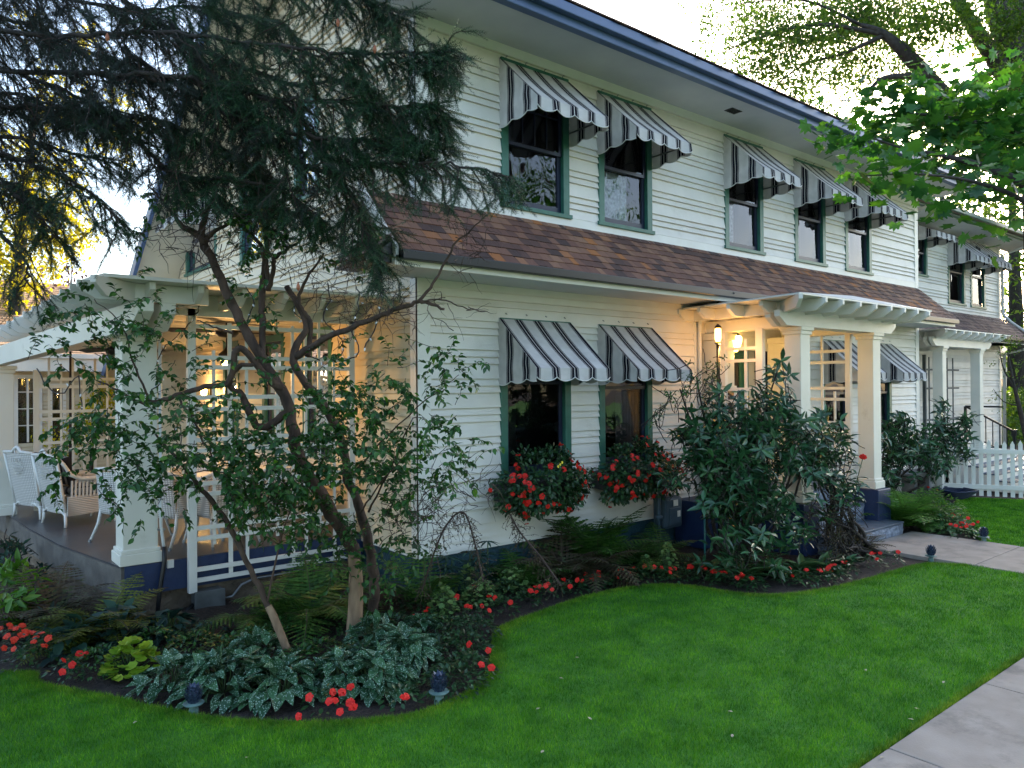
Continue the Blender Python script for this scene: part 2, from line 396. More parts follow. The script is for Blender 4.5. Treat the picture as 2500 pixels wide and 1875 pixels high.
# corner boards, foot boards, frieze
t = MB()
for F, a, b in ((F_FRONT, X0-.034, X0+.125), (F_FRONT, XE-.13, XE+.02), (F_SIDE, Y0-.03, Y0+.115)):
    F.box(t, a, b, .40 if a < 10 else .43, ZS, 0, .034); F.box(t, a, b, ZJ-.02, 6.12, 0, .034)
F_FRONT.box(t, 8.78, 8.92, .43, ZS, 0, .034)
F_FRONT.box(t, X0+.125, XE-.13, ZJ-.02, ZJ+.12, 0, .03)
F_FRONT.box(t, X0+.125, XE-.13, 6.04, 6.16, 0, .033)
F_FRONT.box(t, X0+.125, 8.78, 3.2, ZS, 0, .03)
F_WING.box(t, XR-.15, XR, .43, 6.2, 0, .034); F_WING.box(t, XE, XR-.15, 3.98, 4.12, 0, .03)
F_SIDE.box(t, Y0+.115, 20, .40, .43, 0, .03); F_FRONT.box(t, X0+.1, XE-.12, .40, .43, 0, .03)
t.build('corner_board', M_TRIM, house)
# return end wall of the front block
t = MB(); t.box(XE-.01, Y0, .4, XE+.005, Y1+.02, 3.3); t.box(XE-.01, Y0, ZJ-.4, XE+.005, Y1+.02, 6.1); t.build('end_wall', M_TRIM, house)
# foundation
t = MB(); t.box(X0+.01, Y0+.004, -.3, 8.9, Y0+.3, .40); t.box(11, Y0+.004, -.3, XE, Y0+.3, .40); t.box(X0+.01, Y0+.3, -.3, X0+.3, 20, .40); t.box(XE, Y1+.004, -.3, XR, Y1+.3, .43)
fo = t.build('foundation', M_FOUND, house); m = fo.modifiers.new('sub', 'SUBSURF'); m.subdivision_type = 'SIMPLE'; m.levels = m.render_levels = 2
# soffits
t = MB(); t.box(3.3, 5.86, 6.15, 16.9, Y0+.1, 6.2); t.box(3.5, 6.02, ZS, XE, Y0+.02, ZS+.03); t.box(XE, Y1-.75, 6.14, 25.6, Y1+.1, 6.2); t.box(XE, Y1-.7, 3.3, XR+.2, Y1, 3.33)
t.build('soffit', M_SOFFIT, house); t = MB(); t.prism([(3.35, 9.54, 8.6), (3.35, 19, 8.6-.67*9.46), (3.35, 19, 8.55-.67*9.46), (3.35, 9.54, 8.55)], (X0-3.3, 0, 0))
t.build('soffit', surf('cream rake soffit', (.64, .54, .38), (.7, .6, .44), 2, .6), house)
# fascia and gutters
t = MB(); t.box(3.3, 5.76, 6.05, 16.9, 5.86, 6.24); t.box(3.3, 5.68, 6.14, 16.9, 5.76, 6.25)
t.prism([(3.28, 5.7, 6.12), (3.28, 9.54, 8.68), (3.28, 19.4, 8.68-.67*9.86), (3.28, 19.4, 8.42-.67*9.86), (3.28, 9.54, 8.42), (3.28, 5.7, 5.9)], (.07, 0, 0))
t.build('gutter', M_FASCIA, house, bevel=.01)
t = MB(); t.box(3.5, 5.99, ZS-.02, XE, 6.03, ZS+.07); t.box(3.46, 5.99, ZS-.02, 3.5, 6.8, ZS+.07); t.box(XE, Y1-.74, 3.28, XR+.3, Y1-.7, 3.36)
t.prism([(3.47, 5.99, 3.52), (3.47, Y0, 4.28), (3.47, Y0, 4.13), (3.47, 5.99, 3.40)], (.03, 0, 0))
t.build('fascia', M_TRIM, house)
t = MB(); t.box(3.5, 5.91, ZS+.03, XE, 5.99, ZS+.12); t.box(XE, Y1-.82, 3.36, XR+.3, Y1-.74, 3.43)
t.build('gutter', M_BLACK, house, bevel=.01)
t = MB(); t.box(XE+.01, Y1-.85, 6.16, 25.7, Y1-.75, 6.3); t.box(XE+.01, Y1-.95, 6.22, 25.7, Y1-.85, 6.33); t.build('gutter', M_GREENGUT, house, bevel=.02)
def shingles(mb, O, U, S, L, H, expo=.135, wmin=.09, wmax=.2, thick=.014, trim=None, jitter=.008):
    O = np.array(O, float); U = norm(np.array(U, float)); S = norm(np.array(S, float)); N = np.cross(U, S)
    if N[2] < 0: N = -N
    rows = int(round(H/expo)); e = H/rows
    for r in range(rows):
        s0 = r*e; a, b = (0, L) if trim is None else trim(s0)
        x = a-rng.uniform(0, .1)
        while x < b:
            w = rng.uniform(wmin, wmax); x1 = min(x+w, b); xs = max(x, a)
            if x1-xs > .02:
                j = rng.uniform(-jitter, jitter); l = min(e+.06, H-s0+.01)
                p = O+U*(xs+.003)+S*(s0+j)
                th = thick*rng.uniform(.8, 1.25)
                q = p+N*.018
                mb.add([q, q+U*(x1-xs-.006), q+U*(x1-xs-.006)+S*l-N*.014, q+S*l-N*.014,
                        q-N*th, q+U*(x1-xs-.006)-N*th], [(0, 1, 2, 3), (4, 5, 1, 0)]) if N[2] > 0 and np.dot(np.cross(U, S), N) > 0 else \
                mb.add([q, q+U*(x1-xs-.006), q+U*(x1-xs-.006)+S*l-N*.014, q+S*l-N*.014,
                        q-N*th, q+U*(x1-xs-.006)-N*th], [(3, 2, 1, 0), (0, 1, 5, 4)])
            x += w
mb = MB(); sl = np.array([0, Y0-5.93, ZJ+.04-3.48]); H = np.linalg.norm(sl)
shingles(mb, (3.5, 5.93, 3.47), (1, 0, 0), sl, XE-3.5, H)
mb.build('skirt_roof', M_SHINGLE, house)
t = MB(); t.prism([(3.5, 5.95, 3.44), (3.5, Y0+.01, 4.18), (3.5, Y0+.01, 3.4), (3.5, 5.95, 3.4)], (XE-3.5, 0, 0)); t.build('roof_deck', M_ROOM, house)
mb = MB(); sl2 = np.array([.66, 0, .55]); shingles(mb, (3.2, 6.8, 3.40), (0, -1, 0), sl2, .8, .42); mb.build('skirt_roof', M_SHINGLE, house)
t = MB(); t.prism([(3.22, 6.05, 3.37), (3.5, 6.05, 3.6), (3.5, 6.05, 3.36)], (0, .72, 0)); t.build('roof_deck', M_BLACK, house)
mb = MB(); sl = np.array([0, .82, .8]); shingles(mb, (XE+.05, Y1-.8, 3.42), (1, 0, 0), sl, XR+.35-XE, np.linalg.norm(sl)*.78)
mb.build('skirt_roof', M_SHINGLE2, house)
t = MB(); t.prism([(XE, Y1-.76, 3.40), (XE, Y1+.01, 4.0), (XE, Y1+.01, 3.3), (XE, Y1-.76, 3.3)], (XR+.35-XE, 0, 0)); t.build('roof_deck', M_ROOM, house)
# main roof
mb = MB(); shingles(mb, (3.25, 5.66, 6.25), (1, 0, 0), (0, 3.88, 2.45), 13.7, 1.0, .16, jitter=.03); 
mb.build('roof', M_SHINGLE2, house)
t = MB(); t.prism([(3.3, 5.7, 6.21), (3.3, 9.54, 8.72), (3.3, 19.4, 8.72-.67*9.86), (3.3, 19.4, 8.6-.67*9.86), (3.3, 9.54, 8.6), (3.3, 5.7, 6.16)], (13.6, 0, 0))
t.prism([(XE, Y1-.9, 6.28), (XE, 12, 8.2), (XE, 12, 8.1), (XE, Y1-.9, 6.2)], (25.6-XE, 0, 0)); t.build('roof', M_SHINGLE2, house)
t = MB()
for k in range(5): t.box(9.1+k*.05-.02, 6.22, 6.143, 9.1+k*.05+.015, 6.36, 6.149)
t.build('soffit_vent', M_BLACK, house)
# downspouts
t = MB(); t.tube([(XR-.05, Y1-.8, 6.2), (XR-.05, Y1-.72, 6.1), (XR-.05, Y1-.1, 5.9), (XR-.05, Y1-.1, 4.2), (XR-.02, Y1-.3, 3.95), (XR+.15, Y1-.85, 3.45), (XR+.15, Y1-.9, 3.25), (XR-.02, Y1-.12, 3.05), (XR-.02, Y1-.1, .3)], .045, 8)
t.build('downspout', M_WHITEPIPE, house, smooth=True)
t = MB(); t.tube([(16.25, 5.85, 6.1), (16.4, 6.1, 5.95), (16.45, 7.5, 5.75)], .045, 8); t.build('downspout', M_WHITEPIPE, house, smooth=True)
# entry recess: door between pilasters
for a, b in ((9.02, 9.36), (10.72, 11.05)): t = MB(); t.box(a, Y0-.3, .6, b, Y0+.02, 2.86); t.box(a-.03, Y0-.33, 2.86, b+.03, Y0+.02, 2.96); t.box(a-.03, Y0-.33, .58, b+.03, Y0+.02, .72); t.build('pilaster', M_CREAM, house, bevel=.008)
t = MB(); t.box(9.36, Y0+.25, .6, 9.7, Y0+.3, 2.95); t.box(10.5, Y0+.25, .6, 10.72, Y0+.3, 2.95); t.box(9.36, Y0+.0, 2.75, 10.72, Y0+.3, 2.95); t.build('wall', M_CREAM, house)
t = MB(); t.box(9.7, Y0+.22, .6, 9.78, Y0+.3, 2.75); t.box(10.42, Y0+.22, .6, 10.5, Y0+.3, 2.75); t.box(9.78, Y0+.22, 2.67, 10.42, Y0+.3, 2.75)
t.box(9.78, Y0+.26, .6, 10.42, Y0+.3, 1.2); t.box(9.78, Y0+.26, 1.2, 9.87, Y0+.3, 2.67); t.box(10.33, Y0+.26, 1.2, 10.42, Y0+.3, 2.67); t.box(9.87, Y0+.26, 2.58, 10.33, Y0+.3, 2.67)
dr = t.build('door', M_GREEN, house, bevel=.006)
t = MB(); t.add([(9.87, Y0+.28, 1.2), (10.33, Y0+.28, 1.2), (10.33, Y0+.28, 2.58), (9.87, Y0+.28, 2.58)], [(0, 1, 2, 3)]); t.build('pane', M_GLASS, dr)
t = MB(); t.lathe((10.37, Y0+.23, 1.55), [(.0, -.03), (.03, -.02), (.03, .02), (0, .03)], 10); t.build('handle', M_METAL, dr)
t = MB(); t.box(9.4, Y0+1.2, .6, 10.7, Y0+1.25, 2.9); t.build('hall', M_ROOMWARM, house)
# wing door
t = MB(); t.box(16.9, Y1-.02, .6, 17.05, Y1+.03, 2.75); t.box(17.3, Y1+.1, .6, 18.9, Y1+.14, 2.75); t.box(17.22, Y1-.03, .6, 17.34, Y1+.02, 2.8); t.box(18.85, Y1-.03, .6, 18.97, Y1+.02, 2.8); t.box(17.34, Y1-.03, 2.7, 18.85, Y1+.02, 2.8)
dr = t.build('door', M_GREEN, house, bevel=.005)
t = MB(); t.add([(17.5, Y1+.09, 1.2), (18.7, Y1+.09, 1.2), (18.7, Y1+.09, 2.6), (17.5, Y1+.09, 2.6)], [(0, 1, 2, 3)]); t.build('pane', M_GLASS, dr)

# ================================================================ AWNINGS
def make_awning(F, u0, u1, ztop, zbot, proj, label, group='striped awnings over the windows'):
    w = u1-u0; base = F.p(u0, zbot, 0)
    A = empty('awning', base, label, 'awning', group)
    zf = zbot+.15
    V = []; Fc = []; S = []
    def grid(fn, n, m, sf):
        b = len(V)
        for i in range(n+1):
            for j in range(m+1): V.append(fn(i/n, j/m)); S.append(sf(i/n, j/m))
        for i in range(n):
            for j in range(m): Fc.append((b+i*(m+1)+j, b+(i+1)*(m+1)+j, b+(i+1)*(m+1)+j+1, b+i*(m+1)+j+1))
    def slope(a, b_):
        q = b_*proj; z = ztop+(zf-ztop)*b_-.035*math.sin(math.pi*b_)*(math.sin(math.pi*a)**.5 if 0 < a < 1 else 0)
        n_ = q+.02*math.sin(math.pi*b_)*0
        return F.p(u0+w*a, z, n_)
    grid(slope, 32, 14, lambda a, b_: a*1.08)
    scal = lambda x: .045*abs(math.sin(math.pi*x/.27))**.7
    def val(a, b_):
        low = zbot+.05-scal(a*1.08)
        wob = .012*math.sin(a*19+u0*3)*b_
        return F.p(u0+w*a, zf+(low-zf)*b_, proj+.006*b_+wob)
    grid(val, 40, 4, lambda a, b_: a*1.08)
    for e, sg in ((0, -1), (1, 1)):
        def side(a, b_, e=e, sg=sg):
            n_ = a*proj; top = ztop+(zf-ztop)*a; low = zbot+.05-scal(n_+.02)-.05*(1-a)
            wob = .01*math.sin(b_*7+a*9+u0)*math.sin(math.pi*min(1, b_*1.1))*math.sin(math.pi*a)
            return F.p(u0+w*e+sg*wob, top+(low-top)*b_, n_)
        grid(side, 26, 10, lambda a, b_: a*proj*.94+.06)
    me = bpy.data.meshes.new('canopy'); me.from_pydata([tuple(map(float, p)) for p in V], [], Fc); me.shade_smooth()
    at_ = me.attributes.new('stripe', 'FLOAT', 'POINT'); at_.data.foreach_set('value', np.array(S, np.float32))
    link('canopy', me, M_STRIPE, A)
    t = MB(); 
    pts = [val(k/40, 1) for k in range(41)]; t.tube(pts, .006, 5)
    for e in (0, 1): t.tube([F.p(u0+w*e, zbot+.05-scal(k/20*proj+.02)-.05*(1-k/20), k/20*proj) for k in range(21)], .006, 5)
    t.build('piping', M_WHITEPIPE, A, smooth=True)
    t = MB(); zb = zf-.02
    t.tube([F.p(u0+.02, zb, .01), F.p(u0+.02, zb, proj-.02), F.p(u1-.02, zb, proj-.02), F.p(u1-.02, zb, .01)], .011, 6)
    HOOKS = [(u0+w*(.1+.27*k)) for k in range(4)]
    t.build('frame', M_METAL, A, smooth=True)
    for q in HOOKS:
        t = MB(); t.tube([F.p(q, ztop, 0), F.p(q, ztop+.035, .02), F.p(q, ztop+.02, .04)], .006, 5); t.build('hook', M_METAL, A)
    return A
AW = 'striped awnings over the windows'
for (a, b), lab in zip(UPW, ['striped awning over the upper window nearest the house corner', 'striped awning over the lace curtained upper window, second from the corner',
        'striped awning standing alone in the middle of the upper front wall', 'striped awning over the upper front window second from the wing', 'striped awning at the far end of the front upper wall, last before the wing']):
    make_awning(F_FRONT, a-.02, b+.02, 6.0, 5.2, .68, lab)
for a, b, lab in ((5.21, 6.34, 'striped awning over the lower window with the larger flower box, nearest the corner'), (6.81, 7.87, 'striped awning over the lower window beside the drainpipe and entry pergola'),
                  (12.31, 13.35, 'striped awning on the ground floor seen through the entry pergola trellis'), (13.98, 15.0, 'striped awning on the ground floor just right of the entry pergola columns')):
    make_awning(F_FRONT, a, b, 3.02, 2.26, .68, lab)
for a, b, z, zz, lab in ((18.5, 19.65, 6.08, 5.62, 'shallow striped awning tucked behind the corner of the front block'), (20.85, 22.0, 6.08, 5.3, 'striped awning over the left window of the wing pair'), (22.34, 23.42, 6.1, 5.3, 'striped awning on the wing, farthest to the right')):
    make_awning(F_WING, a, b, z, zz, .68, lab)
make_awning(F_SIDE, 13.3, 15.15, 5.72, 5.05, .68, 'striped awning on the side wall half hidden behind the spruce')
# ================================================================ FRONT-LEFT PORCH
ZD = .49
porch = empty('pergola_porch', (1.57, 8.0, 0), 'white pergola roofed porch with a dark painted deck at the left end of the house', 'porch')
deck_poly = [(1.57, 8.0), (4.15, 8.0), (4.15, 17.5), (.75, 17.5), (.86, 14.5), (1.02, 12.8), (1.13, 11), (1.27, 9.63), (1.39, 8.96)]
t = MB(); t.prism([(x, y, ZD-.02) for x, y in deck_poly], (0, 0, .02)); t.build('deck', M_DECK, porch)
t = MB(); t.prism([(x+(.004 if y > 8 else 0), y+.004, .18) for x, y in deck_poly], (0, 0, ZD-.2)); t.build('deck_base', M_CONCDARK, porch)
t = MB(); t.box(1.60, 7.985, .19, 4.15, 8.004, ZD-.005); t.build('deck_edge', M_DECKBLUE, porch)
t = MB()
n = 40
for i in range(n):
    for j in range(5):
        pass
xs = np.linspace(1.62, 4.15, 50); zs = np.linspace(-.2, .2, 10); V = []; 
for x in xs:
    for z in zs: V.append((x, 8.06+rng.uniform(-.03, .02)-.03*math.sin(x*5+z*8), z))
t.add(V, [(i*10+j, (i+1)*10+j, (i+1)*10+j+1, i*10+j+1) for i in range(49) for j in range(9)])
b = t.n; V = []
for y in np.linspace(8.06, 17, 60):
    xx = np.interp(y, [8, 9.63, 12.8, 17.5], [1.62, 1.33, 1.08, .8])
    for z in zs: V.append((xx+rng.uniform(-.03, .02), y, z))
t.add(V, [(i*10+j, i*10+j+1, (i+1)*10+j+1, (i+1)*10+j) for i in range(59) for j in range(9)])
t.build('rock_foundation', M_ROCK, porch, smooth=True)
def column(x0, y0, w, z0, z1, par, name='column', mat=None):
    t = MB(); w2 = w
    t.obox((x0, y0, z0), (w2, 0, 0), (0, w2, 0), (0, 0, z1-z0))
    c = t.build(name, mat or M_CREAM, par, bevel=.006)
    t = MB(); t.box(x0-.035, y0-.035, z0, x0+w+.035, y0+w+.035, z0+.11); t.box(x0-.02, y0-.02, z0+.11, x0+w+.02, y0+w+.02, z0+.15); t.build('base', mat or M_CREAM, c, bevel=.008)
    t = MB(); t.box(x0-.02, y0-.02, z1-.1, x0+w+.02, y0+w+.02, z1-.05); t.box(x0-.04, y0-.04, z1-.05, x0+w+.04, y0+w+.04, z1); t.build('capital', mat or M_CREAM, c, bevel=.006)
    return c
column(1.59, 8.01, .32, ZD, 2.78, porch)
column(.78, 12.37, .32, ZD, 2.55, porch)
def beam_profile(p0, d, L, w, h, endh, side, name, par, both=False, mat=None):
    """horizontal board starting at p0 (bottom of full section at top z), bevelled tail; d = direction, side = width dir"""
    p0 = np.array(p0, float); d = norm(np.array(d, float)); sd_ = norm(np.array(side, float))*w; up = np.array([0, 0, 1.]); bl = (h-endh)*1.5
    P = [p0, p0+up*(-endh), p0-up*h+d*bl]
    if both: P += [p0-up*h+d*(L-bl), p0-up*endh+d*L, p0+d*L]
    else: P += [p0-up*h+d*L, p0+d*L]
    t = MB(); t.prism(P, sd_); return t.build(name, mat or M_TRIM, par, bevel=.004)
dv = np.array([-.72, 5.4, -.22])
beam_profile((1.57, 7.24, 3.01), dv, 12, .13, .25, .1, (1, 0, 0), 'beam', porch, mat=M_CREAM)
beam_profile((1.79, 7.36, 3.01), dv*np.array([.6, 1, .3]), 9, .13, .25, .1, (1, 0, 0), 'beam', porch)
t = MB(); t.box(1.72, 7.9, 2.95, 4.15, 7.95, 3.165); t.build('header', M_TRIM, porch)
for x in (1.65, 2.07, 2.47, 2.88, 3.28, 3.66, 4.06):
    beam_profile((x, 7.17, 3.165), (0, 1, 0), 1.6, .05, .16, .065, (1, 0, 0), 'rafter', porch)
ly = [7.35, 7.67, 8.18, 8.7, 9.3, 9.95, 10.69, 11.56, 12.29, 13.0, 13.8, 14.6]
for y in ly:
    beam_profile((1.12-.02*(y-7), y, 3.165), (1, 0, 0), 1.1, .05, .16, .065, (0, 1, 0), 'rafter', porch)
beam_profile((1.19, 6.97, 3.166), (1, 1, 0), 1.2, .05, .16, .065, (-1, 1, 0), 'rafter', porch)
t = MB(); t.prism([(1.27, 7.08, 3.168), (4.14, 7.08, 3.168), (4.14, 17.4, 3.168), (1.0, 17.4, 3.168), (1.12, 12, 3.168), (1.2, 7.5, 3.168)], (0, 0, .03)); t.build('roof', M_TRIM, porch)
M_CEIL = surf('ceiling boards', (.3, .28, .22), (.36, .33, .26), 4, .6)
t = MB()
for k in range(60): t.box(1.95, 7.96+k*.155, 3.0+(.002 if k % 2 else 0), 4.14, 7.96+k*.155+.148, 3.03)
t.build('ceiling', M_CEIL, porch)

def trellis(label, F, u0, u1, ztop, zbot, pw, posts, stiles, rails, diamond=None, mat=None, cat='trellis', group='white lattice trellises', name='trellis'):
    T = empty(name, F.p(u0, zbot, 0), label, cat, group); mat = mat or M_TRIM
    for a, b, z0, z1 in posts:
        t = MB(); F.box(t, a, b, z0, z1, 0, .07); t.build('post', mat, T, bevel=.003)
    for a, b, z0, z1 in stiles:
        t = MB(); F.box(t, a, b, z0, z1, .012, .035); t.build('stile', mat, T)
    for a, b, z in rails:
        t = MB(); F.box(t, a, b, z-.022, z+.022, .036, .062); t.build('rail', mat, T)
    if diamond:
        cu, cz, r, q = diamond
        for s1, s2 in ((1, 1), (1, -1), (-1, 1), (-1, -1)):
            t = MB(); p0 = F.p(cu+s1*r, cz, .045); p1 = F.p(cu, cz+s2*q, .045); t.bar(p0, p1, .02, .035, up=np.cross(p1-p0, F.n)); t.build('brace', mat, T)
    return T
FT = Fr((0, 7.97, 0), (1, 0, 0), (0, -1, 0))
rz = [2.97, 2.85, 2.53, 2.43, 2.12, 2.0, 1.69, 1.58, 1.24, 1.13, .79, .68, .37, .26]
trellis('large white lattice trellis closing the porch front behind the multi-trunk shrub', FT, 2.17, 4.02, 3.17, .14, .07,
        [(2.17, 2.25, .14, 3.12), (3.95, 4.02, .2, 2.98)],
        [(2.42, 2.45, .6, 2.61), (2.58, 2.62, .26, 2.9), (2.76, 2.79, .37, 3.1), (3.09, 3.12, .6, 2.6), (3.27, 3.3, .26, 2.9), (3.42, 3.45, .37, 3.05), (3.58, 3.61, .6, 2.95), (3.76, 3.79, .26, 2.6)],
        [(2.25, 3.95, z) for z in rz], (2.95, 1.45, .33, .3))
FB = Fr((0, 12.6, 0), (1, 0, 0), (0, -1, 0))
trellis('cream lattice trellis at the far end of the porch behind the armchairs', FB, 1.35, 2.9, 2.7, .5, .06,
        [(1.35, 1.42, .49, 2.5), (2.9, 2.97, .49, 2.7)], [(x, x+.028, .6, 2.68-.1*(k % 2)) for k, x in enumerate((1.53, 1.68, 1.83, 1.97, 2.12, 2.28, 2.43, 2.6, 2.75))],
        [(1.42, 2.9, z) for z in (2.37, 2.26, 1.9, 1.79, 1.45, 1.34, .9, .8)], mat=M_CREAM)

# ceiling fans
def fan(x, y, z, rz_, label, lamp):
    A = empty('ceiling_fan', (x, y, z), label, 'ceiling fan', 'porch ceiling fans')
    t = MB(); t.tube([(x, y, z), (x, y, 3.0)], .018, 8); t.build('rod', M_BLACK, A)
    t = MB(); t.lathe((x, y, z-.08), [(.0, 0), (.09, .01), (.13, .05), (.13, .1), (.07, .14), (.02, .16)], 18); t.build('motor', M_BLACK, A, smooth=True)
    for k in range(5):
        a = rz_+k*2*math.pi/5; d = np.array([math.cos(a), math.sin(a), 0]); s = np.array([-d[1], d[0], .22]); c = np.array([x, y, z])
        t = MB(); P = [c+d*.12-s*.03, c+d*.3-s*.06, c+d*.62-s*.075, c+d*.66, c+d*.62+s*.075, c+d*.3+s*.06, c+d*.12+s*.03]; t.prism(P, (0, 0, .012)); t.build('blade', M_BLACK, A)
    if lamp:
        t = MB(); t.tube([(x, y, z-.08), (x, y, z-.2)], .015, 8); t.lathe((x, y, z-.3), [(.1, 0), (.095, .03), (.05, .07), (.02, .11)], 16); t.build('lamp_shade', M_BLACK, A, smooth=True)
        t = MB(); t.lathe((x, y, z-.42), [(.03, 0), (.06, .02), (.075, .07), (.07, .12)], 16); t.build('lamp_glass', M_GLOWY, A, smooth=True)
        l = bpy.data.lights.new('lamp', 'POINT'); l.energy = lamp; l.color = (1, .55, .2); l.shadow_soft_size = .06
        o = bpy.data.objects.new('lamp_light', l); COL.objects.link(o); o.location = (x, y, z-.5)
fan(2.95, 9.1, 2.9, .3, 'black ceiling fan with glowing yellow lamp in the porch behind the front trellis', 11)
fan(2.3, 12.0, 2.78, .9, 'black ceiling fan without a lit lamp farther back in the porch', 0)
l = bpy.data.lights.new('lamp', 'POINT'); l.energy = 7; l.color = (1, .6, .25); l.shadow_soft_size = .06
o = bpy.data.objects.new('sconce_light', l); COL.objects.link(o); o.location = (3.85, 13.6, 2.2)
S = empty('wall_sconce', (4.13, 13.6, 2.1), 'small lit wall sconce on the porch side wall', 'wall lamp')
t = MB(); t.box(4.08, 13.54, 2.05, 4.13, 13.66, 2.25); t.build('bracket', M_BLACK, S)
t = MB(); t.lathe((4.0, 13.6, 2.1), [(.03, 0), (.05, .02), (.06, .1), (.02, .12)], 12); t.build('lamp_glass', M_GLOWY, S, smooth=True)

# ---------------- wicker furniture
M_WICKSIDE = M_WICKER
def wicker_weave():
    m, t, p = new_mat('woven wicker'); tc = nd(t, 'ShaderNodeTexCoord')
    w1 = nd(t, 'ShaderNodeTexWave', bands_direction='Z'); w1.inputs['Scale'].default_value = 14
    w2 = nd(t, 'ShaderNodeTexWave', bands_direction='X'); w2.inputs['Scale'].default_value = 10
    for w in (w1, w2): t.links.new(tc.outputs['Object'], w.inputs[0])
    mx = nd(t, 'ShaderNodeMath', operation='MULTIPLY'); t.links.new(w1.outputs['Fac'], mx.inputs[0]); t.links.new(w2.outputs['Fac'], mx.inputs[1])
    r = ramp(t, [(0, (.33, .32, .3)), (.3, (.62, .6, .57)), (1, (.74, .72, .69))]); t.links.new(mx.outputs[0], r.inputs[0]); t.links.new(r.outputs[0], p.inputs['Base Color'])
    b = nd(t, 'ShaderNodeBump'); b.inputs['Distance'].default_value = .006; t.links.new(mx.outputs[0], b.inputs['Height']); t.links.new(b.outputs[0], p.inputs['Normal'])
    p.inputs['Roughness'].default_value = .5; return m
M_WEAVE = wicker_weave()
def local(name, mb, mat, root, smooth=False, bevel=0):
    o = mb.build(name, mat, None, smooth, bevel); o.parent = root; return o
def panel(mb, P, n=14, m=10, bow=0, nrm=(0, 1, 0), th=.018):
    """bilinear patch through 4 corners (bl, br, tr, tl) with bow"""
    P = [np.array(p, float) for p in P]; nrm = np.array(nrm, float)
    g = lambda a, b, o: P[0]*(1-a)*(1-b)+P[1]*a*(1-b)+P[2]*a*b+P[3]*(1-a)*b+nrm*(bow*math.sin(math.pi*a)+o)
    V = [g(i/n, j/m, o) for o in (0, th) for i in range(n+1) for j in range(m+1)]
    k = (n+1)*(m+1); q = lambda i, j: i*(m+1)+j
    f = []
    for i in range(n):
        for j in range(m):
            f.append((q(i, j), q(i+1, j), q(i+1, j+1), q(i, j+1))); f.append((k+q(i, j), k+q(i, j+1), k+q(i+1, j+1), k+q(i+1, j)))
    for i in range(n): f.append((q(i, 0), k+q(i, 0), k+q(i+1, 0), q(i+1, 0))); f.append((q(i, m), q(i+1, m), k+q(i+1, m), k+q(i, m)))
    for j in range(m): f.append((q(0, j), q(0, j+1), k+q(0, j+1), k+q(0, j))); f.append((q(n, j), k+q(n, j), k+q(n, j+1), q(n, j+1)))
    mb.add(V, f)
def armchair(label):
    """local: back at y=0 (facing away, -y is rear), seat towards +y"""
    A = empty('wicker_armchair', (0, 0, 0), label, 'armchair', 'white wicker armchairs on the porch')
    t = MB(); panel(t, [(-.3, .0, .17), (.3, .0, .17), (.33, -.12, .88), (-.33, -.12, .88)], bow=-.04, nrm=(0, 1, 0)); local('backrest', t, M_WEAVE, A)
    t = MB()
    for k in range(-4, 5):
        for j in range(5):
            if abs(k)+abs(j-2)*1.5 < 5: t.bar((k*.03-.012, -.135+.0, .6+j*.04), (k*.03+.012, -.135, .63+j*.04), .006, .008)
    for k in range(5): t.bar((-.1+k*.05, -.158, .76), (-.1+k*.05, -.165, .82), .008, .012)
    local('diamond_weave', t, M_WICKER, A)
    for s in (-1, 1):
        t = MB(); n = 13
        for k in range(n):
            y = .05+k*.045; t.bar((s*.33, y, .17), (s*.35, y, .58), .012, .022, up=(0, 1, 0))
        local('side_staves', t, M_WICKER, A)
        t = MB(); panel(t, [(s*.325, 0, .14), (s*.325, .6, .16), (s*.335, .6, .36), (s*.335, 0, .38)], bow=.01, nrm=(s, 0, 0)); local('side_panel', t, M_WEAVE, A)
        t = MB(); t.tube([(s*.33, -.12, .88), (s*.37, -.06, .8), (s*.38, .02, .66), (s*.37, .15, .6), (s*.37, .45, .59), (s*.36, .62, .56), (s*.34, .66, .48), (s*.33, .64, .2)], [.022, .022, .025, .03, .033, .03, .022, .02], 8); local('arm', t, M_WICKER, A, True)
        for y, z in ((-.01, .16), (.6, .16)):
            t = MB(); t.tube([(s*.3, y, z+.02), (s*.31, y, .08), (s*.33, y-.01, 0)], [.022, .02, .017], 8); local('leg', t, M_WICKER, A, True)
        t = MB(); t.tube([(s*.3, .0, .14), (s*.315, -.06, .5), (s*.34, -.13, .9)], .017, 8); local('post', t, M_WICKER, A, True)
    t = MB(); t.tube([(-.35, -.125, .89), (-.1, -.14, .9), (-.06, -.14, .94), (0, -.14, .965), (.06, -.14, .94), (.1, -.14, .9), (.35, -.125, .89)], .022, 8)
    t.tube([(.0+.05*math.cos(a), -.14, .905+.05*math.sin(a)) for a in np.linspace(0, 2*math.pi, 13)], .012, 6, cap=False)
    local('top_rail', t, M_WICKER, A, True)
    t = MB(); t.tube([(-.3, -.01, .15), (-.2, -.02, .2), (0, -.03, .23), (.2, -.02, .2), (.3, -.01, .15)], .016, 6); t.tube([(s, -.02, .4) for s in (-.32, .32)], .014, 6); local('apron', t, M_WICKER, A, True)
    t = MB(); t.box(-.3, .02, .34, .3, .62, .38); local('seat', t, M_WEAVE, A, bevel=.01)
    t = MB(); t.box(-.26, .1, .38, .26, .58, .48); c = local('cushion', t, surf_cush, A, bevel=.04)
    t = MB(); P = [(-.2, .08, .5), (.2, .08, .5), (.2, .0, .85), (-.2, .0, .85)]; panel(t, P, bow=.03, nrm=(0, .9, .2), th=.09); local('pillow', t, surf_pillow, A, True)
    return A
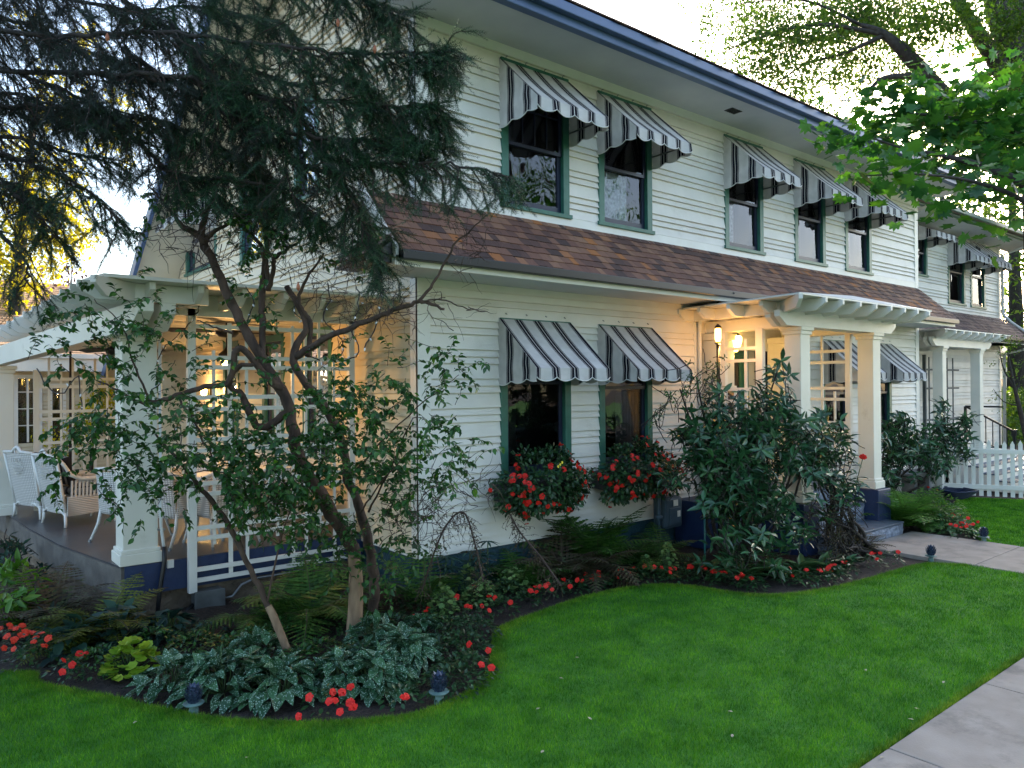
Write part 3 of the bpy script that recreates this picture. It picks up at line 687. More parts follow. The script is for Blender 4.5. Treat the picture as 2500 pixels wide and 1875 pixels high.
def stripe_simple(name, c1, c2, sc):
    m, t, p = new_mat(name); tc = nd(t, 'ShaderNodeTexCoord'); w = nd(t, 'ShaderNodeTexWave'); w.inputs['Scale'].default_value = sc; t.links.new(tc.outputs['Object'], w.inputs[0])
    r = ramp(t, [(0, c1), (.55, c2)], 'CONSTANT'); t.links.new(w.outputs['Fac'], r.inputs[0]); t.links.new(r.outputs[0], p.inputs['Base Color']); p.inputs['Roughness'].default_value = .9; return m
surf_pillow = stripe_simple('striped pillow', (.01, .01, .015), (.35, .34, .32), 1.6); surf_cush = stripe_simple('striped cushion', (.3, .3, .29), (.02, .02, .03), 2.2)
def place(A, loc, rz_, sc=1):
    A.location = loc; A.rotation_euler = (0, 0, rz_); A.scale = (sc, sc, sc)
a1 = armchair('white wicker armchair with striped pillow and looped top rail, its back to the garden'); 
a2 = copy_tree(a1); tag(a2, 'white wicker armchair mostly hidden behind the nearer armchair at the left edge')
place(a1, (1.42, 11.05, ZD), rad(-75)); place(a2, (1.22, 11.95, ZD), rad(-68))
def side_chair(label):
    A = empty('wicker_chair', (0, 0, 0), label, 'chair', 'white wicker dining chairs on the porch')
    t = MB(); panel(t, [(-.24, 0, .32), (.24, 0, .32), (.25, -.05, .8), (-.25, -.05, .8)], bow=-.07, nrm=(0, 1, 0)); local('backrest', t, M_WEAVE, A, True)
    t = MB(); t.tube([(-.27, .5, .6), (-.3, .3, .68), (-.29, .05, .76), (-.2, -.08, .82), (0, -.13, .84), (.2, -.08, .82), (.29, .05, .76), (.3, .3, .68), (.27, .5, .6)], .022, 8); local('arm_rail', t, M_WICKER, A, True)
    for s in (-1, 1):
        t = MB(); panel(t, [(s*.25, .0, .32), (s*.26, .45, .34), (s*.28, .45, .6), (s*.27, .0, .75)], bow=.02, nrm=(s, 0, 0), th=.012); local('side_panel', t, M_WEAVE, A, True)
        for y, dy in ((.02, -.12), (.45, .08)):
            t = MB(); t.tube([(s*.23, y, .42), (s*.25, y+dy*.3, .2), (s*.28, y+dy, 0)], [.02, .018, .015], 8); local('leg', t, M_WICKER, A, True)
            t = MB(); t.lathe((s*.28, y+dy, 0), [(.017, 0), (.018, .03)], 8); local('foot_cap', t, M_METAL, A)
    t = MB(); t.box(-.24, .0, .36, .24, .48, .42); local('seat', t, M_WEAVE, A, bevel=.02)
    return A
c1 = side_chair('white wicker chair with rounded back standing just left of the front porch column')
place(c1, (1.78, 9.35, ZD), rad(-62))
for (x, y, r, lab) in ((2.15, 8.75, -1.3, 'white wicker chair right behind the front porch column'), (2.75, 9.5, 2.2, 'white wicker chair facing the garden on the far side of the porch table'),
                       (2.75, 8.35, .2, 'white wicker chair seen through the middle of the front trellis'), (3.45, 8.45, -.3, 'white wicker chair near the right end of the front trellis'), (3.5, 9.9, 2.8, 'white wicker chair back by the side wall windows')):
    c = copy_tree(c1); tag(c, lab); place(c, (x, y, ZD), r)
def round_table(x, y, lab):
    A = empty('porch_table', (x, y, ZD), lab, 'table', 'white porch tables')
    t = MB(); t.lathe((x, y, ZD+.7), [(.36, 0), (.38, .01), (.38, .03), (.36, .035)], 28); t.build('table_top', M_WICKER, A)
    for k in range(4):
        a = k*math.pi/2+.5; t = MB(); t.tube([(x+.3*math.cos(a), y+.3*math.sin(a), ZD), (x+.2*math.cos(a), y+.2*math.sin(a), ZD+.7)], .02, 8); t.build('leg', M_WICKER, A, True)
    t = MB(); t.tube([(x+.25*math.cos(a), y+.25*math.sin(a), ZD+.35) for a in np.linspace(0, 6.283, 20)], .012, 6); t.build('shelf_ring', M_WICKER, A, True)
round_table(2.75, 8.95, 'round white porch table behind the front trellis'); round_table(3.4, 9.2, 'round white porch table close to the side wall')

# utilities on the porch front
U = empty('electric_conduit', (1.94, 7.99, 0), 'grey conduit running down the porch column into a black looping hose', 'conduit')
t = MB(); t.tube([(1.93, 7.99, 2.7), (1.93, 7.985, .85), (1.945, 7.975, .7), (1.955, 7.97, .62)], .016, 8); t.build('pipe', M_WHITEPIPE, U, smooth=True)
t = MB(); t.tube([(1.955, 7.965, .64), (1.95, 7.95, .5), (1.90, 7.93, .2), (1.88, 7.93, .0), (1.93, 7.93, -.09), (2.05, 7.93, -.1), (2.15, 7.92, -.03), (2.22, 7.93, .02)], .022, 8)
U2 = t.build('hose', M_BLACK, U, smooth=True)
t = MB(); 
for z in (2.1, 1.4, .8): t.box(1.90, 7.975, z, 1.965, 8.01, z+.02)
t.build('clamp', M_METAL, U)
B = empty('junction_box', (2.2, 7.9, 0), 'grey metal junction box low on the rock foundation left of the trellis post', 'utility box')
t = MB(); t.box(2.22, 7.86, -.12, 2.5, 8.02, .15); t.build('case', M_GREYBOX, B, bevel=.006)
t = MB(); t.box(2.21, 7.845, -.125, 2.51, 7.858, .155); t.build('lid', M_GREYBOX, B, bevel=.003)
t = MB(); t.tube([(2.5, 7.93, .03), (2.6, 7.9, .04), (2.7, 7.92, .14), (2.85, 7.97, .17), (3.1, 7.97, .17), (3.6, 7.98, .18)], .014, 8); t.build('pipe', M_METAL, B, smooth=True)
t = MB(); t.box(1.98, 7.95, .42, 2.04, 7.985, .5); tag(t.build('outlet_box', M_WHITEPIPE), 'small white outlet box on the blue deck edge beside the column foot', 'outlet box')

# ================================================================ ENTRY PERGOLA
def pergola(label, cxl, cxr, cy, cw, zb, zt, corner, right, yw, zr, xraf, yraf, lab2, apex):
    A = empty('entry_pergola', (cxl, cy, 0), label, 'pergola', 'pergolas over the entrances')
    column(cxl, cy, cw, zb, zt, A); column(cxr, cy, cw, zb, zt, A)
    for dy in (-.01, cw-.08):
        beam_profile((cxl-.5+dy*.3, cy+dy, zt+.19), (1, 0, 0), cxr+cw-cxl+1.0, .08, .19, .08, (0, 1, 0), 'beam', A, both=True)
    for dx in (0, cw-.08): 
        t = MB(); t.box(cxl+dx, cy+cw-.08, zt+.002, cxl+dx+.06, yw, zt+.16); t.build('beam', M_TRIM, A)
        t = MB(); t.box(cxr+dx, cy+cw-.08, zt+.002, cxr+dx+.06, yw, zt+.16); t.build('beam', M_TRIM, A)
    for y in yraf: beam_profile((corner[0]+.3, y, zr), (1, 0, 0), cxl-corner[0]+.5, .055, .15, .06, (0, 1, 0), 'rafter', A)
    for x in xraf: beam_profile((x, corner[1]+.08, zr-.002), (0, 1, 0), yw-corner[1]-.1, .05, .15, .06, (1, 0, 0), 'rafter', A)
    beam_profile((corner[0]+.04, corner[1]+.04, zr-.001), (1, 1, 0), 1.2, .05, .15, .06, (-1, 1, 0), 'rafter', A)
    t = MB(); c = [(corner[0]+.1, corner[1]+.12, zr+.004), (right, corner[1]+.12, zr+.004), (right, yw-.02, zr+.004), (corner[0]+.4, yw-.02, zr+.004)]
    t.prism(c, (0, 0, .02))
    t.add([np.array(p)+np.array((0, 0, .022)) for p in c]+[apex], [(0, 1, 4), (1, 2, 4), (2, 3, 4), (3, 0, 4)]); t.build('roof', M_TRIM, A)
    return A
pergola('white entry pergola on square columns over the granite steps', 9.05, 11.05, 5.2, .235, .66, 2.97, (8.1, 4.6), 11.9, Y0, 3.28,
        [8.73, 9.15, 9.6, 10.04, 10.48, 10.9, 11.31, 11.7], [5.34, 5.83, 6.3, 6.66], '', (10.45, 5.2, 3.47))
pergola('smaller white pergola with slim columns over the far side entrance', 16.9, 18.95, 6.5, .2, .66, 3.0, (16.2, 6.1), 20.2, Y1, 3.31,
        [16.75, 17.15, 17.55, 17.95, 18.35, 18.8, 19.2, 19.6], [6.8, 7.3], '', (18.3, 6.8, 3.4))
t = MB(); 
FL = Fr((9.1, 0, 0), (0, 1, 0), (-1, 0, 0)); FR_ = Fr((11.12, 0, 0), (0, 1, 0), (-1, 0, 0))
trz = [2.72, 2.55, 2.15, 1.98, 1.62, 1.45, 1.1, .95]
trellis('white lattice trellis on the left side of the entry pergola behind the rhododendron', FL, 5.5, 6.4, 3, .7, .07, [(5.75, 5.86, .66, 2.98), (6.35, 6.45, .66, 2.98)], [(6.02, 6.06, .7, 2.85), (5.9, 5.93, .7, 2.2), (6.2, 6.23, .7, 2.2)], [(5.8, 6.4, z) for z in trz])
trellis('white lattice trellis on the right side of the entry pergola, awning showing through it', FR_, 5.5, 6.5, 3, .7, .07, [(5.55, 5.63, .66, 2.97), (6.4, 6.47, .66, 2.97)], [(6.0, 6.035, .7, 2.97), (5.8, 5.83, .7, 2.1), (6.22, 6.25, .7, 2.1)], [(5.6, 6.42, z) for z in trz], (6.02, 1.3, .3, .35))
FP2 = Fr((0, 7.6, 0), (1, 0, 0), (0, -1, 0))
trellis('dark lattice screen between the slim columns of the far side entrance', FP2, 19.0, 21, 3, .7, .05, [(18.6, 18.66, .66, 2.9)], [(x, x+.03, .7, 2.85) for x in (18.9, 19.25, 19.6, 19.95, 20.3)], [(18.6, 20.6, z) for z in (2.55, 2.1, 1.35, .95)], mat=M_GREYBOX)
# entrance slabs and steps
S = empty('entry_steps', (9.4, 5.0, 0), 'blue grey granite steps with rough faces below the entry pergola', 'steps')
for nm, a in (('step', (9.3, 4.88, 11.24, 5.35, 0, .17)), ('step', (9.36, 5.33, 11.0, 5.75, 0, .42)), ('landing', (8.93, 5.74, 11.35, Y0-.01, 0, .63))):
    t = MB(); t.box(a[0], a[1], a[4]-.1, a[2], a[3], a[5]); o = t.build(nm, M_GRANITE, S, bevel=.01); m = o.modifiers.new('s', 'SUBSURF'); m.subdivision_type = 'SIMPLE'; m.levels = m.render_levels = 4
    tx = bpy.data.textures.new('rough', 'CLOUDS'); tx.noise_scale = .06; dm = o.modifiers.new('d', 'DISPLACE'); dm.texture = tx; dm.strength = .05; dm.mid_level = .5
    t = MB(); t.box(a[0]-.01, a[1]-.012, a[5]+.012, a[2]+.01, a[3]-.0, a[5]+.034); t.build('step_top' if nm == 'step' else 'landing_top', M_SLATE, o, bevel=.004)
for a in (8.95, 11.0): t = MB(); t.box(a, 5.12, -.1, a+.4, 5.8, .655); t.build('pier', M_DECKBLUE, S, bevel=.01)
t = MB(); t.box(16.3, 6.45, .4, 20.2, Y1, .655); o = t.build('porch_floor', M_TRIM); tag(o, 'raised white edged floor of the far side entrance', 'porch')
# lanterns
def lantern(x, y, z, label, post=False, s=1):
    L = empty('lamp_post' if post else 'hanging_lantern', (x, y, z), label, 'lamp')
    if post:
        t = MB(); t.tube([(x, y, .0), (x, y, z-.16)], .024, 8); t.build('pole', M_BLACK, L, smooth=True)
        t = MB(); t.lathe((x, y, z-.16), [(.03, 0), (.05, .02), (.02, .04)], 10); t.lathe((x, y, z+.06), [(.05, 0), (.04, .03), (.01, .06)], 10); t.build('cap', M_BLACK, L)
        t = MB(); t.lathe((x, y, z-.12), [(.03, 0), (.045, .05), (.045, .15), (.035, .18)], 10); t.build('lamp_glass', M_GLOW, L, smooth=True)
    else:
        t = MB(); t.tube([(x, y, 3.1), (x, y, z+.16)], .006, 6); t.lathe((x, y, z+.1), [(.09*s, 0), (.05, .05), (.01, .08)], 12); t.build('cap', M_BLACK, L)
        t = MB(); t.lathe((x, y, z-.12), [(.03, 0), (.07*s, .05), (.1*s, .16), (.1*s, .2), (.085*s, .23)], 14); t.build('lamp_glass', M_GLOWY, L, smooth=True)
    l = bpy.data.lights.new('lamp', 'POINT'); l.energy = 3.2; l.color = (1, .5, .15); l.shadow_soft_size = .05
    o = bpy.data.objects.new('lantern_light', l); COL.objects.link(o); o.location = (x+.02, y-.02, z-.2)
lantern(9.42, 6.45, 2.82, 'glowing yellow lantern hanging inside the entry pergola', s=1)
lantern(8.52, 6.1, 2.92, 'slim black lamp post with amber light beside the entry wall', True)
MBX = empty('mailbox', (9.1, 6.38, 1.95), 'rusty brown metal mailbox fixed to the entry pilaster', 'mailbox')
M_RUST = surf('rusty brown metal', (.06, .04, .03), (.12, .08, .06), 12, .6)
t = MB(); t.box(9.1, 6.3, 1.8, 9.26, 6.39, 2.05); t.build('body', M_RUST, MBX, bevel=.008)
t = MB(); t.prism([(9.09, 6.39, 2.1), (9.09, 6.27, 2.02), (9.09, 6.27, 2.06), (9.09, 6.39, 2.14)], (.18, 0, 0)); t.build('lid', M_RUST, MBX)
# drain pipe + gas meter + stake
t = MB(); t.tube([(8.62, 5.9, 3.45), (8.6, 6.0, 3.4), (8.62, 6.3, 3.3), (8.86, 6.66, 3.1), (8.9, 6.67, 2.9), (8.9, 6.67, .5)], .012, 8); tag(t.build('cable', M_BLACK, smooth=True), 'black cable running down the white corner board beside the entry', 'cable')
t = MB(); t.tube([(8.7, 6.3, 3.36), (8.72, 6.5, 3.3), (8.83, 6.63, 3.1), (8.84, 6.64, 2.9), (8.84, 6.64, .45)], .03, 8); tag(t.build('drainpipe', M_WHITEPIPE, smooth=True), 'white drainpipe on the corner board left of the entry', 'drainpipe')
G = empty('gas_meter', (8.0, 6.45, 0), 'blue grey gas meter with riser pipe on the wall under the flower boxes', 'gas meter')
t = MB(); t.box(7.75, 6.4, .3, 8.12, 6.62, .72); t.build('body', M_METER, G, bevel=.04)
t = MB(); t.lathe((7.93, 6.38, .0), [(0, 0)], 3) if 0 else None
t.box(7.83, 6.385, .35, 8.06, 6.41, .58); t.build('dial_cover', M_METER, G, bevel=.012)
t = MB(); t.box(7.9, 6.378, .6, 7.99, 6.384, .68); t.build('label_plate', M_TRIM, G); t = MB(); t.box(7.98, 6.379, .45, 8.04, 6.384, .53); t.build('label_plate', M_TRIM, G)
t = MB(); t.tube([(7.62, 6.4, -.05), (7.62, 6.4, .85), (7.66, 6.42, .92), (7.78, 6.45, .92), (7.8, 6.48, .72)], .028, 8); t.lathe((7.62, 6.4, .45), [(.03, 0), (.05, .01), (.05, .05), (.03, .06)], 8); t.lathe((7.62, 6.4, .8), [(.03, 0), (.06, .02), (.06, .07), (.03, .09)], 8); t.build('pipe', M_METER, G, smooth=True)
M_TEAL = surf('teal stake', (.02, .13, .13), rough=.4)
t = MB(); t.tube([(7.45, 5.55, -.1), (7.47, 5.56, .78)], .012, 8); tag(t.build('garden_stake', M_TEAL, smooth=True), 'thin teal garden stake standing by the gas meter', 'stake')
t = MB(); t.box(8.3, 6.2, 0, 8.92, 6.68, .62); t.build('pier', M_DECKBLUE, S)

# ================================================================ REAR COTTAGE
RC = empty('rear_cottage', (1, 19, 0), 'cream clapboard cottage with French door seen beyond the porch', 'cottage')
M_RCS = surf('warm cottage siding', (.55, .47, .33), (.62, .53, .38), 3, .6)
t = MB(); FC = Fr((0, 19, 0), (1, 0, 0), (0, -1, 0)); siding(t, FC, -3, 4.3, -.2, 2.65, [(1.75, 2.15, 1.08, 2.5), (2.38, 2.6, 1.0, 2.3)]); t.build('wall', M_RCS, RC)
t = MB(); FC.box(t, -3, 4.3, 2.62, 2.9, 0, .4); FC.box(t, -3, 4.3, 2.9, 3.0, .3, .45); t.build('fascia', M_CREAM, RC)
t = MB(); FC.box(t, 1.68, 1.76, .5, 2.55, 0, .04); FC.box(t, 2.12, 2.2, .5, 2.55, 0, .04); FC.box(t, 1.76, 2.12, 2.47, 2.55, 0, .04)
for k in range(1, 4): FC.box(t, 1.76, 2.12, 1.1+k*.36-.01, 1.1+k*.36+.01, -.03, .0)
FC.box(t, 1.92, 1.96, 1.1, 2.47, -.03, .002); d = t.build('french_door', M_TRIM, RC)
t = MB(); FC.box(t, 1.76, 2.12, 1.1, 2.47, -.08, -.05); t.build('pane', M_GLASS, d)
t = MB(); FC.box(t, 2.33, 2.39, .9, 2.36, 0, .03); FC.box(t, 2.59, 2.65, .9, 2.36, 0, .03); FC.box(t, 2.39, 2.59, 2.3, 2.36, 0, .03); w = t.build('window', M_TRIM, RC)
t = MB(); FC.box(t, 2.39, 2.59, 1.0, 2.3, -.08, -.05); t.build('pane', M_GLASS, w)
t = MB(); t.box(-3, 19.3, -.2, 4.3, 19.4, 2.7); t.build('backing', M_ROOM, RC)
ridge = on(100, 690, 1, 24.5); mb = MB(); sl = np.array([0, 24.5-18.6, ridge[2]-2.95]); shingles(mb, (-3.2, 18.6, 2.95), (1, 0, 0), sl, 7.3, np.linalg.norm(sl), .22, .12, .3); mb.build('roof', M_TANROOF, RC)
t = MB(); t.prism([(-3.2, 18.62, 2.9), (-3.2, 24.5, ridge[2]-.05), (-3.2, 24.5, 2.9)], (7.3, 0, 0)); t.build('roof_deck', M_ROOM, RC)

# ================================================================ FENCE, STAIRS, BENCH
FN = empty('picket_fence', (15.9, 6.0, 0), 'white picket fence at the far edge of the lawn', 'fence')
f0 = np.array([15.66, 6.3, 0]); fd = np.array([16.9-15.66, 3.6-6.3, 0]); fl = np.linalg.norm(fd); fdn = fd/fl; k = 0; s = 0
while s < fl:
    p = f0+fdn*s; q = np.cross(fdn, (0, 0, 1)); w = .07; h = 1.12+rng.uniform(-.012, .012)
    t = MB(); a = p-fdn*w/2-q*.035; b_ = p+fdn*w/2-q*.035
    t.prism([a+(0, 0, .04), b_+(0, 0, .04), b_+(0, 0, h-.07), (a+b_)/2+(0, 0, h), a+(0, 0, h-.07)], q*.02); t.build('picket', M_TRIM, FN); s += .127
for z in (.22, .9): t = MB(); t.bar(f0+(0, 0, z), f0+fd+(0, 0, z), .03, .085); t.build('rail', M_TRIM, FN)
for s in (.2, 1.9, 2.9): t = MB(); p = f0+fdn*s+np.cross(fdn, (0, 0, 1))*.06; t.box(p[0]-.05, p[1]-.05, 0, p[0]+.05, p[1]+.05, 1.05); t.build('post', M_TRIM, FN)
ST = empty('side_stairs', (17.3, 6.4, 0), 'white timber stairs with blue grey treads behind the picket fence', 'stairs')
for k in range(5):
    x = 20.25+k*.3; z = .63-k*.14
    t = MB(); t.box(x, 6.3, 0, x+.3, 7.7, z-.03); t.build('riser', M_TRIM, ST)
    t = MB(); t.box(x-.03, 6.28, z-.028, x+.32, 7.7, z); t.build('tread', M_SLATE, ST)
for k in range(5):
    y = 6.45-.28*(k+1); z = .62-k*.13
    t = MB(); t.box(17.2, y, 0, 20.2, y+.28, z-.03); t.build('riser', M_TRIM, ST)
    t = MB(); t.box(17.18, y-.03, z-.028, 20.2, y+.28, z); t.build('tread', M_SLATE, ST)
RL = empty('stair_railing', (19.2, 6.4, .6), 'black iron stair railing sloping down behind the picket fence', 'railing')
r0 = np.array(at(2357, 992, 19.6)); r1 = np.array(at(2476, 1054, 18.6))
t = MB(); t.bar(r0, r1, .035, .045); t.bar(r0+(0, 0, -.7), r1+(0, 0, -.62), .025, .025); t.build('rail', M_BLACK, RL)
for k in range(8):
    p = r0+(r1-r0)*k/7; t = MB(); t.bar(p, p-(0, 0, .95 if k in (0, 7) else .66), .02 if 0 < k < 7 else .06, .02 if 0 < k < 7 else .06, up=(1, 0, 0)); t.build('baluster', M_BLACK, RL)
t = MB(); t.bar(r1+(0, 0, -.1), r1+(0, 0, .05), .1, .1, up=(1, 0, 0)); t.build('newel', M_BLACK, RL)
t = MB(); t.bar(r0+(0, 0, 0), r0+(-.1, -.9, .0), .035, .045); t.build('rail', M_BLACK, RL)
BN = empty('garden_bench', (15.2, 6.15, 0), 'low grey stone bench in front of the picket fence end', 'bench')
M_STONE = surf('bench stone', (.15, .15, .155), (.24, .24, .24), 6, .8, .003, 40)
t = MB(); t.box(14.3, 6.0, .44, 15.45, 6.4, .55); t.build('seat', M_STONE, BN, bevel=.015)
for x in (14.5, 15.15): t = MB(); t.box(x, 6.08, 0, x+.13, 6.32, .44); t.build('leg', M_STONE, BN, bevel=.015)
H = empty('garden_hose', (15.4, 5.9, 0), 'coiled dark blue garden hose lying by the fence end', 'hose')
M_HOSE = surf('blue hose', (.01, .02, .06), rough=.35)
t = MB(); pts = []
for k in range(140): a = k*.35; r = .18+.0015*k; pts.append((15.5+r*math.cos(a)*1.1, 5.75+r*math.sin(a), .03+.0012*k+.01*math.sin(a*3)))
t.tube(pts, .014, 6); t.build('coil', M_HOSE, H, smooth=True)
LT = empty('lattice_skirt', (14.5, 6.6, 0), 'white diagonal lattice under the far porch behind the bench', 'lattice panel')
for s in (-1, 1):
    t = MB()
    for k in range(26):
        x0 = 14.2+k*.09; t.bar((x0, 6.66+.006*s, .05), (x0+s*.45, 6.66+.006*s, .5), .012, .022, up=(s, 0, -1)) if 14.2 <= x0+s*.45 <= 16.4 else None
    t.build('slat', M_TRIM, LT)
# ================================================================ GROUND
M_SOIL = surf('bed soil', (.012, .008, .006), (.045, .03, .022), 30, .95, .02, 50, detail=9)
M_FAR = surf('distant turf', (.03, .06, .02), (.05, .09, .03), .6, .9)
M_LAWNB = surf('lawn thatch', (.03, .14, .008), (.05, .2, .012), 14, .9, .01, 60)
def sheet(name, poly, z, mat, th=.0):
    t = MB(); P = [(x, y, z) for x, y in poly]
    if th: t.prism([(x, y, z-th) for x, y in poly], (0, 0, th))
    else: t.add(P, [tuple(range(len(P)))])
    o = t.build(name, mat); o['kind'] = 'structure'; return o
n = 46; V = []; gx = np.concatenate([np.linspace(-400, -4, 8), np.linspace(-2, 18, 70), np.linspace(22, 400, 8)]); gy = np.concatenate([np.linspace(-400, -2, 8), np.linspace(0, 9, 40), np.linspace(12, 400, 8)])
for x in gx:
    for y in gy: V.append((x, y, (.03*math.sin(x*7+y*3)*math.sin(y*9)*.6-.02 if 0 < x < 17 and 3.5 < y < 8 else -.03)))
t = MB(); m_ = len(gy); t.add(V, [(i*m_+j, (i+1)*m_+j, (i+1)*m_+j+1, i*m_+j+1) for i in range(len(gx)-1) for j in range(m_-1)]); g = t.build('ground', M_SOIL, smooth=True); g['kind'] = 'structure'
BED = [(-6, 7.6), (-1.5, 7.35), (.25, 7.2), (.53, 7.08), (.75, 6.6), (1.06, 6.06), (1.35, 5.53), (1.62, 5.09), (1.92, 4.78), (2.24, 4.53), (2.6, 4.35), (2.94, 4.35), (3.27, 4.47), (3.64, 4.81), (3.95, 5.19), (4.22, 5.4), (4.67, 5.5), (5.31, 5.6), (5.91, 5.59), (6.4, 5.44), (6.69, 5.1), (6.81, 4.66), (7.08, 4.35), (7.58, 4.17), (8.28, 4.06), (8.98, 4.02), (9.67, 3.94), (9.88, 3.6)]
def smooth_curve(P, k=6):
    P = np.array(P); out = []
    for i in range(len(P)-1):
        p0, p1, p2, p3 = P[max(i-1, 0)], P[i], P[i+1], P[min(i+2, len(P)-1)]
        for s in np.arange(k)/k:
            out.append(.5*((2*p1)+(-p0+p2)*s+(2*p0-5*p1+4*p2-p3)*s*s+(-p0+3*p1-3*p2+p3)*s**3))
    return out+[P[-1]]
# photo bed edge between the light by the lungwort and the walk, re-surveyed
BED2 = [on(u, v, 2, .02)[:2] for u, v in ((0, 1640), (100, 1668), (250, 1697), (400, 1730), (550, 1755), (700, 1763), (850, 1760), (1000, 1745), (1100, 1712), (1170, 1670), (1200, 1610), (1205, 1560), (1225, 1530), (1300, 1500), (1400, 1465), (1500, 1440), (1600, 1428), (1700, 1432), (1800, 1448), (1900, 1452), (2000, 1440), (2100, 1418), (2180, 1395), (2260, 1376))]
edge = smooth_curve([(-6, 8.0), (-1.5, 7.75)]+[tuple(p) for p in BED2]+[(9.88, 3.55)])
edge = [(float(x), float(y)) for x, y in edge]
lawn_poly = edge+[(9.88, 2.08), (-6, 2.08)]
sheet('lawn', lawn_poly, .02, M_LAWNB, .06)
e2 = smooth_curve([(11.52, 3.9), (11.9, 4.15), (12.6, 4.55), (13.6, 5.05), (14.9, 5.55), (15.7, 5.75)])
lawn2 = [(float(x), float(y)) for x, y in e2]+[(16.3, 4.6), (17.8, 2.2), (17.8, 2.08), (11.52, 2.08)]
sheet('lawn', lawn2, .02, M_LAWNB, .06)
sheet('lawn', [(-60, -60), (60, -60), (60, -12), (-60, -12)], .0, M_LAWNB)
def slabs(name, x0, x1, y0, y1, z, nx, ny, mat):
    t = MB()
    for i in range(nx):
        for j in range(ny):
            a, b = x0+(x1-x0)*i/nx, x0+(x1-x0)*(i+1)/nx; c, d = y0+(y1-y0)*j/ny, y0+(y1-y0)*(j+1)/ny
            t.box(a+.004, c+.004, -.1, b-.004, d-.004, z+rng.uniform(-.003, .003))
    o = t.build(name, mat, bevel=.006); o['kind'] = 'structure'; return o
slabs('sidewalk', -9.1, 40.9, .55, 2.07, .03, 33, 1, M_CONC)
slabs('path', 9.9, 11.5, 2.085, 4.87, .03, 1, 2, M_CONC)
M_ASPH = surf('asphalt', (.04, .04, .042), (.06, .06, .062), 20, .9, .003, 90)
sheet('road', [(-60, -9), (60, -9), (60, -1.2), (-60, -1.2)], .01, M_ASPH)
sheet('lawn', [(-60, -1.0), (60, -1.0), (60, .53), (-60, .53)], .015, M_LAWNB)

# ---------------- grass blades
def in_poly(px_, py_, poly):
    P = np.array(poly); r = np.zeros(len(px_), bool); j = len(P)-1
    for i in range(len(P)):
        xi, yi = P[i]; xj, yj = P[j]
        c = ((yi > py_) != (yj > py_)) & (px_ < (xj-xi)*(py_-yi)/(yj-yi+1e-12)+xi); r ^= c; j = i
    return r
def grass_mat(name, c0, c1, c2):
    m, t, p = new_mat(name); g_ = nd(t, 'ShaderNodeNewGeometry'); r = ramp(t, [(0, c0), (.5, c1), (1, c2)]); t.links.new(g_.outputs['Random Per Island'], r.inputs[0])
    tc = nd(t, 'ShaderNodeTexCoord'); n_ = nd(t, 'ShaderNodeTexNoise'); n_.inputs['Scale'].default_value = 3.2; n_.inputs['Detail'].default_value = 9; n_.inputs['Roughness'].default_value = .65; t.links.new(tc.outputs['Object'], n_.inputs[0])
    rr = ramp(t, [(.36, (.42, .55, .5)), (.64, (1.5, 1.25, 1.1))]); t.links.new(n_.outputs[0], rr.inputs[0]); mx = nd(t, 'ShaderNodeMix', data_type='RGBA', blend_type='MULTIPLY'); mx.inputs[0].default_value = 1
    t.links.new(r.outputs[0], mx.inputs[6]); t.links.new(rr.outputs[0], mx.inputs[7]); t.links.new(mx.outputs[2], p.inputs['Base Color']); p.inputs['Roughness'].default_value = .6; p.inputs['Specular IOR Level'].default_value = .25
    tr = nd(t, 'ShaderNodeBsdfTranslucent'); t.links.new(mx.outputs[2], tr.inputs[0]); ms = nd(t, 'ShaderNodeMixShader'); ms.inputs[0].default_value = .3; t.links.new(p.outputs[0], ms.inputs[1]); t.links.new(tr.outputs[0], ms.inputs[2]); t.links.new(ms.outputs[0], t.nodes['Material Output'].inputs[0])
    return m
M_GRASS = grass_mat('lawn grass', (.03, .16, .003), (.075, .3, .007), (.2, .45, .03))
M_GRASSY = grass_mat('yellow lawn edge grass', (.07, .2, .008), (.14, .3, .015), (.26, .38, .05))
def blades(name, x, y, L, W, mat, label, z=.018, lean=.8):
    n_ = len(x); a = rng.uniform(0, 2*np.pi, n_); b = rng.uniform(0, 2*np.pi, n_); ln = rng.uniform(.1, lean, n_)
    base = np.stack([x, y, np.full(n_, z)], 1); s = np.stack([np.cos(a), np.sin(a), np.zeros(n_)], 1)*(W/2)[:, None]
    tip = base+np.stack([np.cos(b)*ln, np.sin(b)*ln, np.ones(n_)], 1)*L[:, None]
    V = np.stack([base-s, base+s, tip], 1).reshape(-1, 3); F = np.arange(n_*3).reshape(-1, 3)
    o = link(name, fast_mesh(name, V, F), mat); tag(o, label, 'grass', kind='stuff'); return o
N = 1500000; x = rng.uniform(-.5, 10, N); y = rng.uniform(2.1, 8, N); k = in_poly(x, y, lawn_poly); x, y = x[k], y[k]
d = x*CF[0]+y*CF[1]; lat = x*CR[0]+y*CR[1]; k = (d > 2.9) & (np.abs(lat) < d*.72+.3); x, y, d = x[k], y[k], d[k]
dens = np.clip(15000*(4.5/np.maximum(d, 4.2))**1.7, 2500, 15000)/ (1500000/(10.5*5.9)); k = rng.uniform(0, 1, len(x)) < dens; x, y, d = x[k], y[k], d[k]
pt = np.sin(x*5.1+np.sin(y*4)*2)*np.sin(y*6.3+np.sin(x*3)*1.5)
L = rng.uniform(.018, .036, len(x))*(1+.25*pt); W = rng.uniform(.0025, .0045, len(x))*np.clip(d/5, 1, 2.4)
blades('lawn_grass', x, y, L, W, M_GRASS, 'short bright green mown grass covering the lawn')
